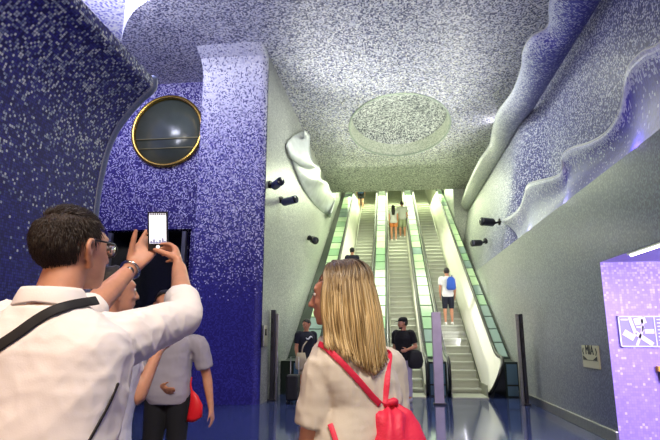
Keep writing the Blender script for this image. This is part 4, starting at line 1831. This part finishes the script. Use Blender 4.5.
BL = blonde()
long_hair(wh, woman, 1700, 5, -wY * .35 + RT * .3).build('hair', BL, woman)
cap_me = wh.shell(lambda f, r, u: (u > .05 and f < .062) or (f < .0 and u > -.07) or (f < .04 and u > .02), .001)
o = link('hair_undercoat', cap_me, mat('hair_undercoat_brown', '#6b4f32', .5, noise_amt=.3, noise_scale=80), woman)
s_ = o.modifiers.new('solid', 'SOLIDIFY')
s_.thickness = .012
s_.offset = -1

# backpack (worn: it moves with her) built as its own thing
RED = mat('red_nylon', '#e02c4c', .55, bump=.3, bump_scale=90)
bp_c = D(394, 432, 1.80)
pack = empty('backpack', bp_c, 'crumpled red drawstring backpack on the back of the blonde woman', 'backpack')
mb = MB()
bx, by = wX, -wY
top_p = D(385, 402, 1.86)
secs = []
for k, (h, a, b, off) in enumerate([(.0, .018, .016, .0), (-.012, .045, .03, .005), (-.035, .075, .05, .02), (-.075, .092, .065, .03), (-.14, .105, .08, .04), (-.22, .112, .088, .045), (-.30, .11, .085, .04), (-.345, .095, .07, .035), (-.36, .05, .04, .03)]):
    c = top_p + V((0, 0, h)) + by * off + bx * (.02 * min(1, -h / .1))
    secs.append((c, bx * a, by * b, 2.5))
mb.loft(secs, 60)
me = mb.mesh('bag')


def gather(p):
    q = p - top_p
    ang = math.atan2(q.dot(by), q.dot(bx))
    w = math.exp(q.z * 6.5)
    return (sin(ang * 9 + noise.noise(p * 9) * 4) * .6 * w + noise.noise(p * 16) * .9)


for _ in range(1):
    bm = bmesh.new()
    bm.from_mesh(me)
    bmesh.ops.subdivide_edges(bm, edges=[e for e in bm.edges if abs(e.verts[0].co.z - e.verts[1].co.z) > .008], cuts=3, use_grid_fill=True)
    bm.to_mesh(me)
    bm.free()
wrinkle(me, .012, gather)
me.polygons.foreach_set('use_smooth', [True] * len(me.polygons))
link('bag', me, RED, pack)
mb = MB()
mb.tube([top_p + bx * .03 + by * .02 + V((0, 0, -.005)), top_p + bx * .0 + by * .045 + V((0, 0, .006)), top_p - bx * .03 + by * .02 + V((0, 0, -.004))], [.010, .013, .010], n=10)
mb.build('drawstring', RED, pack)
for pix in ([(319, 344), (325, 347), (336, 357), (348, 369), (360, 382), (372, 396), (380, 404)], [(389, 342), (389.5, 354), (388, 368), (387, 382), (385.5, 396), (384, 404)]):
    dr = drape(woman, ('shirt',), [D(u, v, 1.95) for u, v in pix], .007, view)
    ribbon_strap('strap', [p for p, n in dr], .0105, .003, lambda p: -view(p), RED, pack)
# lower end of the left strap, seen under her arm
dr = drape(woman, ('shirt',), [D(u, v, 1.95) for u, v in [(330, 424), (333, 432), (337, 445)]], .006, view)
ribbon_strap('strap', [p for p, n in dr], .009, .003, lambda p: -view(p), RED, pack)

# ---- people between them
az = radians(55)
h3 = D(116, 291, 2.55)
J3 = std_pose(h3.x - .02, h3.y, 0, az, 1.70, True)
J3['head'] = h3
J3['elR'] = D(137, 398, 2.45)
J3['shR'] = D(120, 340, 2.50)
J3['wrR'] = D(159, 350, 2.55)
J3['neck'] = h3 + V((-.03, 0, -.15))
person('person in a white T-shirt behind the phone man, forearm raised', J3, az, 1.70, True, skin=SKIN_TAN, head_az=radians(48), hair='short', hair_mat=HAIR_DK,
       top=mat('white_tee', '#d8d8e0', .85), sleeve=.62, bottom=mat('dark_trousers', '#1c1d28', .9), shoes=M['black'], vox=.008, fold=.004, loose=.012)

az = radians(-8)
g0 = D(172, 330, 4.6)
J4 = std_pose(g0.x, g0.y, 0, az, 1.76)
J4['elR'] = D(208, 380, 4.5)
J4['wrR'] = D(210, 408, 4.45)
J4['shR'] = D(199, 346, 4.55)
J4['shL'] = D(150, 346, 4.65)
az = radians(180)
J4 = std_pose(g0.x, g0.y, 0, radians(172), 1.74, shR=(.2, 0, 1.41))
# he walks towards the camera: his left side is on the right of the picture
J4['shL'] = D(199, 345, 4.55)
J4['elL'] = D(207, 377, 4.55)
J4['wrL'] = D(211, 408, 4.45)
J4['shR'] = D(148, 345, 4.6)
J4['elR'] = D(142, 378, 4.5)
J4['wrR'] = D(160, 387, 4.38)
J4['head'] = D(165, 305, 4.45)
J4['neck'] = D(171, 332, 4.58)
person('man in a grey T-shirt and black trousers walking past the column', J4, radians(172), 1.74, skin=SKIN, head_az=radians(160), hair='short', hair_mat=HAIR_DK, top=mat('grey_tee', '#a8a4ae', .9),
       sleeve=.72, bottom=mat('black_trousers', '#15161c', .9), shoes=M['black'], vox=.011, fold=.004, loose=.015, belly=.02)
c = D(195, 405, 4.42)
rb = empty('carrier_bag', c, 'small bright red bag hanging at the hip of the grey T-shirt man', 'bag')
mb = MB()
mb.loft([(c + V((0, 0, .11)) - RT * .03, RT * .012, FW * .012), (c + V((0, 0, .07)) - RT * .01, RT * .03, FW * .02), (c + V((.01, 0, .0)), RT * .055, FW * .03), (c + V((0.0, 0, -.09)), RT * .062, FW * .035), (c + V((-.02, 0, -.125)), RT * .045, FW * .025)], 18)
me = mb.mesh('bag')
wrinkle(me, .01, lambda p: noise.noise(p * 18))
link('bag', me, mat('red_bag', '#e8202a', .4), rb)
mb = MB()
mb.tube([c + V((0, 0, .10)) - RT * .03, c + V((0, 0, .16)) - RT * .045, c + V((0, 0, .22)) - RT * .04], [.012, .008, .006], n=8)
mb.build('handle', mat('red_handle', '#e8202a', .4), rb)

# ---- man in the black cap, standing in front of the middle escalator
f0 = at_z(404, 405, 0)
fx0 = at_y(404, 360, 12.2)
J5 = std_pose(fx0.x, 12.2, 0, radians(205), 1.80, wrL=(-.16, .17, 1.08), elL=(-.27, -.02, 1.14))
J5['anL'].y -= .06
cm, ch_, J5, (cX, cY) = person('man in a black cap and black T-shirt standing before the escalators', J5, radians(205), 1.80, skin=SKIN, head_az=radians(255), head_pitch=radians(-4), top=mat('black_tee', '#121218', .9), sleeve=.75,
            bottom=mat('grey_trousers', '#a49cb4', .9), shoes=mat('grey_shoe', '#c8c4c8', .7), vox=.012, hair='short', hair_mat=HAIR_DK, fold=.004, loose=.02)
mb = MB()
mb.loft([(ch_.p(-.012, 0, .045), ch_.r * .092, ch_.f * .112), (ch_.p(-.012, 0, .085), ch_.r * .088, ch_.f * .108), (ch_.p(-.016, 0, .120), ch_.r * .066, ch_.f * .082), (ch_.p(-.016, 0, .136), ch_.r * .02, ch_.f * .025)], 24)
cap = mb.build('cap', mat('black_cap', '#15151a', .85), cm)
mb = MB()
mb.loft([(ch_.p(.07, 0, .052), ch_.r * .075, ch_.u * .008, 2.4), (ch_.p(.13, 0, .048), ch_.r * .066, ch_.u * .006, 2.4), (ch_.p(.175, 0, .036), ch_.r * .03, ch_.u * .004, 2.2)], 16)
mb.build('peak', mat('black_peak', '#101014', .85), cap)
mb = MB()
mb.loft([(ch_.p(.058, 0, -.122), ch_.r * .026, ch_.f * .026), (ch_.p(.05, 0, -.104), ch_.r * .042, ch_.f * .045), (ch_.p(.040, 0, -.082), ch_.r * .050, ch_.f * .054)], 18)
mb.build('beard', mat('beard_brown', '#4a3628', .8), cm)
c = at_y(415, 358, 12.05)
bg = empty('shoulder_bag', c, 'black shoulder bag carried by the man in the black cap', 'bag')
mb = MB()
mb.loft([(c + V((0, 0, .17)), RT * .07, FW * .05, 3), (c + V((.01, 0, .12)), RT * .14, FW * .085, 3), (c + V((.01, 0, -.05)), RT * .17, FW * .10, 3), (c + V((0, 0, -.17)), RT * .15, FW * .09, 3), (c + V((0, 0, -.21)), RT * .10, FW * .06, 3)], 22)
mb.build('bag', mat('black_bag', '#16161c', .8), bg)
ribbon_strap('strap', [c + V((-.05, .03, .16)), c + V((-.10, .03, .36)), V((J5['shL'].x - .03, J5['shL'].y - .08, J5['shL'].z + .03)), V((J5['shL'].x - .05, J5['shL'].y + .02, J5['shL'].z + .075))], .02, .004, -FW, mat('black_bag_strap', '#101014', .8), bg)

# ---- dark-haired person by the leftmost escalator
p6 = at_y(306, 350, 12.35)
J6 = std_pose(p6.x + .0, 12.35, 0, radians(150), 1.78)
pt, h6, J6, (X6, Y6) = person('dark haired person in a navy T-shirt looking down by the leftmost escalator', J6, radians(165), 1.78, skin=SKIN, head_az=radians(215), head_pitch=radians(-18), top=mat('navy_tee', '#171a28', .9), sleeve=.7,
                bottom=mat('beige_shorts', '#a89a80', .9), long_legs=.9, shoes=M['black'], vox=.012, hair='short', hair_mat=HAIR_DK, loose=.015)
cc = J6['chest'].lerp(J6['neck'], .2)
dr = drape(pt, ('shirt',), [cc + X6 * (-.10 + .02 * k) + V((0, 0, .03 * sin(k * .8))) for k in range(9)], .006, -Y6)
mb = MB()
mb.tube([p for p, n in dr], [.004] + [.016] * 7 + [.004], n=8)
lg = mb.build('shirt_print', mat('white_print', '#d8dae0', .8), pt)
lg['label'] = 'white swoosh shaped print'
c = at_y(301, 360, 12.15)
bg = empty('shoulder_bag', c, 'beige bag hanging in front of the navy T-shirt person', 'bag')
mb = MB()
mb.loft([(c + V((0, 0, .16)), V((.09, 0, 0)), V((0, .05, 0)), 3), (c + V((0, 0, .0)), V((.13, 0, 0)), V((0, .07, 0)), 3), (c + V((0, 0, -.18)), V((.12, 0, 0)), V((0, .06, 0)), 3), (c + V((0, 0, -.21)), V((.08, 0, 0)), V((0, .04, 0)), 3)], 20)
mb.build('bag', mat('beige_bag', '#b5a88c', .8), bg)
ribbon_strap('strap', [c + V((.02, 0, .15)), c + V((.06, -.02, .32)), J6['shL'] + V((.0, -.09, .0)), J6['shL'] + V((-.03, 0, .075))], .015, .004, -FW, mat('beige_bag_strap', '#b5a88c', .8), bg)
# suitcase at the left escalator's foot
c = at_y(293, 392, 11.7)
sc_ = empty('suitcase', (c.x, 11.7, 0), 'black wheeled suitcase at the foot of the leftmost escalator', 'suitcase')
mb = MB()
mb.box((c.x, 11.7, .33), (.26, .36, .52))
bevel(mb.build('shell', mat('suitcase_black', '#14151a', .5), sc_), .04, 4)
mb = MB()
mb.tube([(c.x - .09, 11.86, .58), (c.x - .09, 11.86, .95), (c.x + .09, 11.86, .95), (c.x + .09, 11.86, .58)], .011, n=8, smooth_path=False)
mb.build('pull_handle', M['steel'], sc_)
for a in (-.1, .1):
    for b in (-.14, .14):
        mb = MB()
        mb.loft([((c.x + a - .015, 11.7 + b, .035), V((0, .035, 0)), V((0, 0, .035))), ((c.x + a + .015, 11.7 + b, .035), V((0, .035, 0)), V((0, 0, .035)))], 14)
        mb.build('wheel', M['rubber'], sc_)


# ---- riders
def tread(y):
    k = int((y - YB - .05) / .3464)
    return .13 + .2 * k, YB + .05 + k * .3464 + .19


def rider(label, u, v, H, female, **kw):
    r = FW * F + RT * (u - 330) + UP * (220 - v)
    s = r.z / r.y
    y = (T30 * YB + CAMZ) / (T30 - s)
    z, yy = tread(y)
    x = r.x / r.y * yy
    return std_pose(x, yy, z, 0, H, female, **kw.pop('joints', {})), x, yy, z


J7, x, y, z = rider('', 449, 322.5, 1.76, False)
person('rider in a white shirt and dark shorts on the rightmost escalator', J7, radians(4), 1.76, skin=SKIN, top=mat('white_rider_tee', '#e4e2dc', .9), sleeve=.7, bottom=mat('navy_shorts', '#1b1e2c', .9),
       long_legs=1.0, shoes=mat('white_trainer', '#e8e6e0', .7), vox=.014, hair='short', hair_mat=HAIR_DK, loose=.015)
c = V((x + .10, y - .17, z + 1.26))
bg = empty('rucksack', c, 'blue rucksack on the shoulder of the rider on the rightmost escalator', 'backpack')
mb = MB()
mb.loft([(c + V((0, 0, .20)), V((.06, 0, 0)), V((0, .05, 0)), 3), (c + V((0, 0, .12)), V((.12, 0, 0)), V((0, .08, 0)), 3), (c + V((0, 0, -.14)), V((.15, 0, 0)), V((0, .09, 0)), 3), (c + V((0, 0, -.2)), V((.11, 0, 0)), V((0, .06, 0)), 3)], 20)
mb.build('bag', mat('blue_rucksack', '#2c58b0', .7), bg)
mb = MB()
mb.tube([c + V((.03, .03, .16)), c + V((.05, .10, .26)), c + V((.05, .2, .22))], .014, n=8)
mb.build('strap', mat('blue_strap', '#24488f', .7), bg)
J8, *_ = rider('', 394, 240, 1.66, True)
person('dark haired woman in orange shorts riding the middle escalator', J8, 0, 1.66, True, skin=SKIN, top=mat('pale_top', '#c9c6bc', .9), sleeve=.3, bottom=mat('orange_shorts', '#c8783c', .9), long_legs=.55, shoes=mat('white_sandal', '#e8e4dc', .7), vox=.016, hair='long', hair_mat=HAIR_DK)
J9, *_ = rider('', 402.8, 239.5, 1.72, False)
person('rider in pale clothes beside the woman in orange shorts', J9, 0, 1.72, False, skin=SKIN, top=mat('pale_grey_top', '#d2d4c4', .9), sleeve=.7, bottom=mat('pale_green_shorts', '#a9b48c', .9), long_legs=.95, shoes=mat('pale_shoe', '#e8e6dc', .7), vox=.016, hair='short', hair_mat=HAIR_BR, loose=.012)
J10, *_ = rider('', 361, 209, 1.75, False)
person('rider in a blue top at the leftmost escalator top, head hidden by the ceiling', J10, 0, 1.75, False, skin=SKIN_TAN, top=mat('blue_top', '#3c5480', .9), sleeve=.7, bottom=mat('black_shorts', '#1b1c20', .9), long_legs=.8, shoes=mat('tan_shoe', '#c8b890', .7), vox=.018, hair='short')
J11, *_ = rider('', 352.5, 298, 1.75, False)
person('rider on the leftmost escalator hidden behind the blonde woman, crown just showing', J11, 0, 1.75, False, skin=SKIN, top=mat('dark_top', '#2a2c34', .9), sleeve=.7, bottom=mat('dark_jeans', '#2a3044', .9), shoes=M['black'], vox=.018, hair='short')


# ---------------------------------------------------------------- light
def area(name, loc, target, size, power, col, spread=None, sy=None):
    l_ = bpy.data.lights.new(name, 'AREA')
    l_.energy = power
    l_.color = srgb(col)[:3]
    l_.size = size
    if sy:
        l_.shape = 'RECTANGLE'
        l_.size_y = sy
    if spread:
        l_.spread = radians(spread)
    o = bpy.data.objects.new(name, l_)
    COL.objects.link(o)
    o.location = loc
    o.rotation_euler = (V(target) - V(loc)).to_track_quat('-Z', 'Y').to_euler()
    return o


def point(name, loc, power, col, r=.1):
    l_ = bpy.data.lights.new(name, 'POINT')
    l_.energy = power
    l_.color = srgb(col)[:3]
    l_.shadow_soft_size = r
    o = bpy.data.objects.new(name, l_)
    COL.objects.link(o)
    o.location = loc
    return o


# escalator shaft: luminaires under its sloping ceiling
area('shaft_lamp_low', (.3, 27.0, 9.3), (.3, 24, 3), 5.0, 380, '#ecfbcc', sy=3)
area('shaft_lamp_high', (.3, 33, 12.6), (.3, 30, 8), 5.0, 240, '#ecfbcc', sy=4)
# fills added under the ceiling to brighten the escalators and right wall
area('escalator_fill', (.3, 20.5, 7.95), (.3, 19, 0), 4.5, 440, '#eef8d2', sy=3)
area('escalator_fill', (.4, 13.0, 7.95), (.4, 14.0, 0), 3.0, 400, '#f0f4dc', sy=2)
area('cove_lamp', (3.3, 16, 7.5), (.5, 16, 8.1), .3, 110, '#f4f0ff', sy=14)
area('oculus_lamp', (.4, 14.5, 8.2), (.4, 19, 8.1), .4, 10, '#f8ffe6')
point('oculus_teal_lamp', (.4, 14.3, 8.3), 14, '#40d8b8', .06)
area('entrance_lamp', (1.2, -1.5, 6.8), (-.3, 2.2, 1.2), 2.2, 520, '#fff2e6')
area('warm_low_fill', (-1.6, -1.6, 2.3), (-.1, 2, 1.2), .7, 42, '#ffc890')  # extra warm fill added low behind the camera for the woman's arm
area('bay_lamp', (-5.8, 7.5, 8.3), (-5.6, 8.4, 9.3), 2.0, 420, '#e8e8ff')
# unseen fill added behind the near wall's top to brighten column and ceiling
area('column_fill', (-4.4, 5.2, 5.5), (-2.4, 11.5, 7.2), 1.2, 150, '#e6e6fa', sy=.5)
for (x, y, z, tx, ty, tz, pw) in [(-2.3, 13.0, 5.0, .3, 11.5, 8, 620), (-2.25, 17.8, 4.7, 1, 16, 8, 420), (2.5, 15.8, 4.8, -.5, 13, 8, 620), (2.5, 18.2, 4.5, 0, 17, 8, 420), (-2.2, 17.4, 4.6, 2.5, 15.2, 1.2, 900)]:
    l_ = bpy.data.lights.new('spot_glow', 'SPOT')
    l_.energy = pw
    l_.color = srgb('#f4f4e4')[:3]
    l_.spot_size = radians(95)
    l_.spot_blend = 1
    l_.shadow_soft_size = .08
    o = bpy.data.objects.new('spot_glow', l_)
    COL.objects.link(o)
    o.location = (x, y, z)
    o.rotation_euler = (V((tx, ty, tz)) - V((x, y, z))).to_track_quat('-Z', 'Y').to_euler()
# violet lamps of the passage and of the right wave
area('passage_lamp', (4.2, 5.4, 2.36), (4.2, 7.2, 0.3), 1.8, 420, '#e6d6ff', sy=3)
for y, pw in ((6.6, 7), (9.4, 4), (11.9, 3)):
    point('wave_lamp', (XR + .02, y, LZ + .10), pw, '#a884ff' if y < 9 else '#d8ccff', .05)

W = bpy.data.worlds.new('world')
SC.world = W
W.use_nodes = True
W.node_tree.nodes['Background'].inputs[0].default_value = (.35, .36, .5, 1)
W.node_tree.nodes['Background'].inputs[1].default_value = .12

vs_ = SC.view_settings
vs_.view_transform = 'Standard'
vs_.look = 'None'
vs_.gamma = 1
vs_.use_curve_mapping = False
vs_.exposure = 0.0
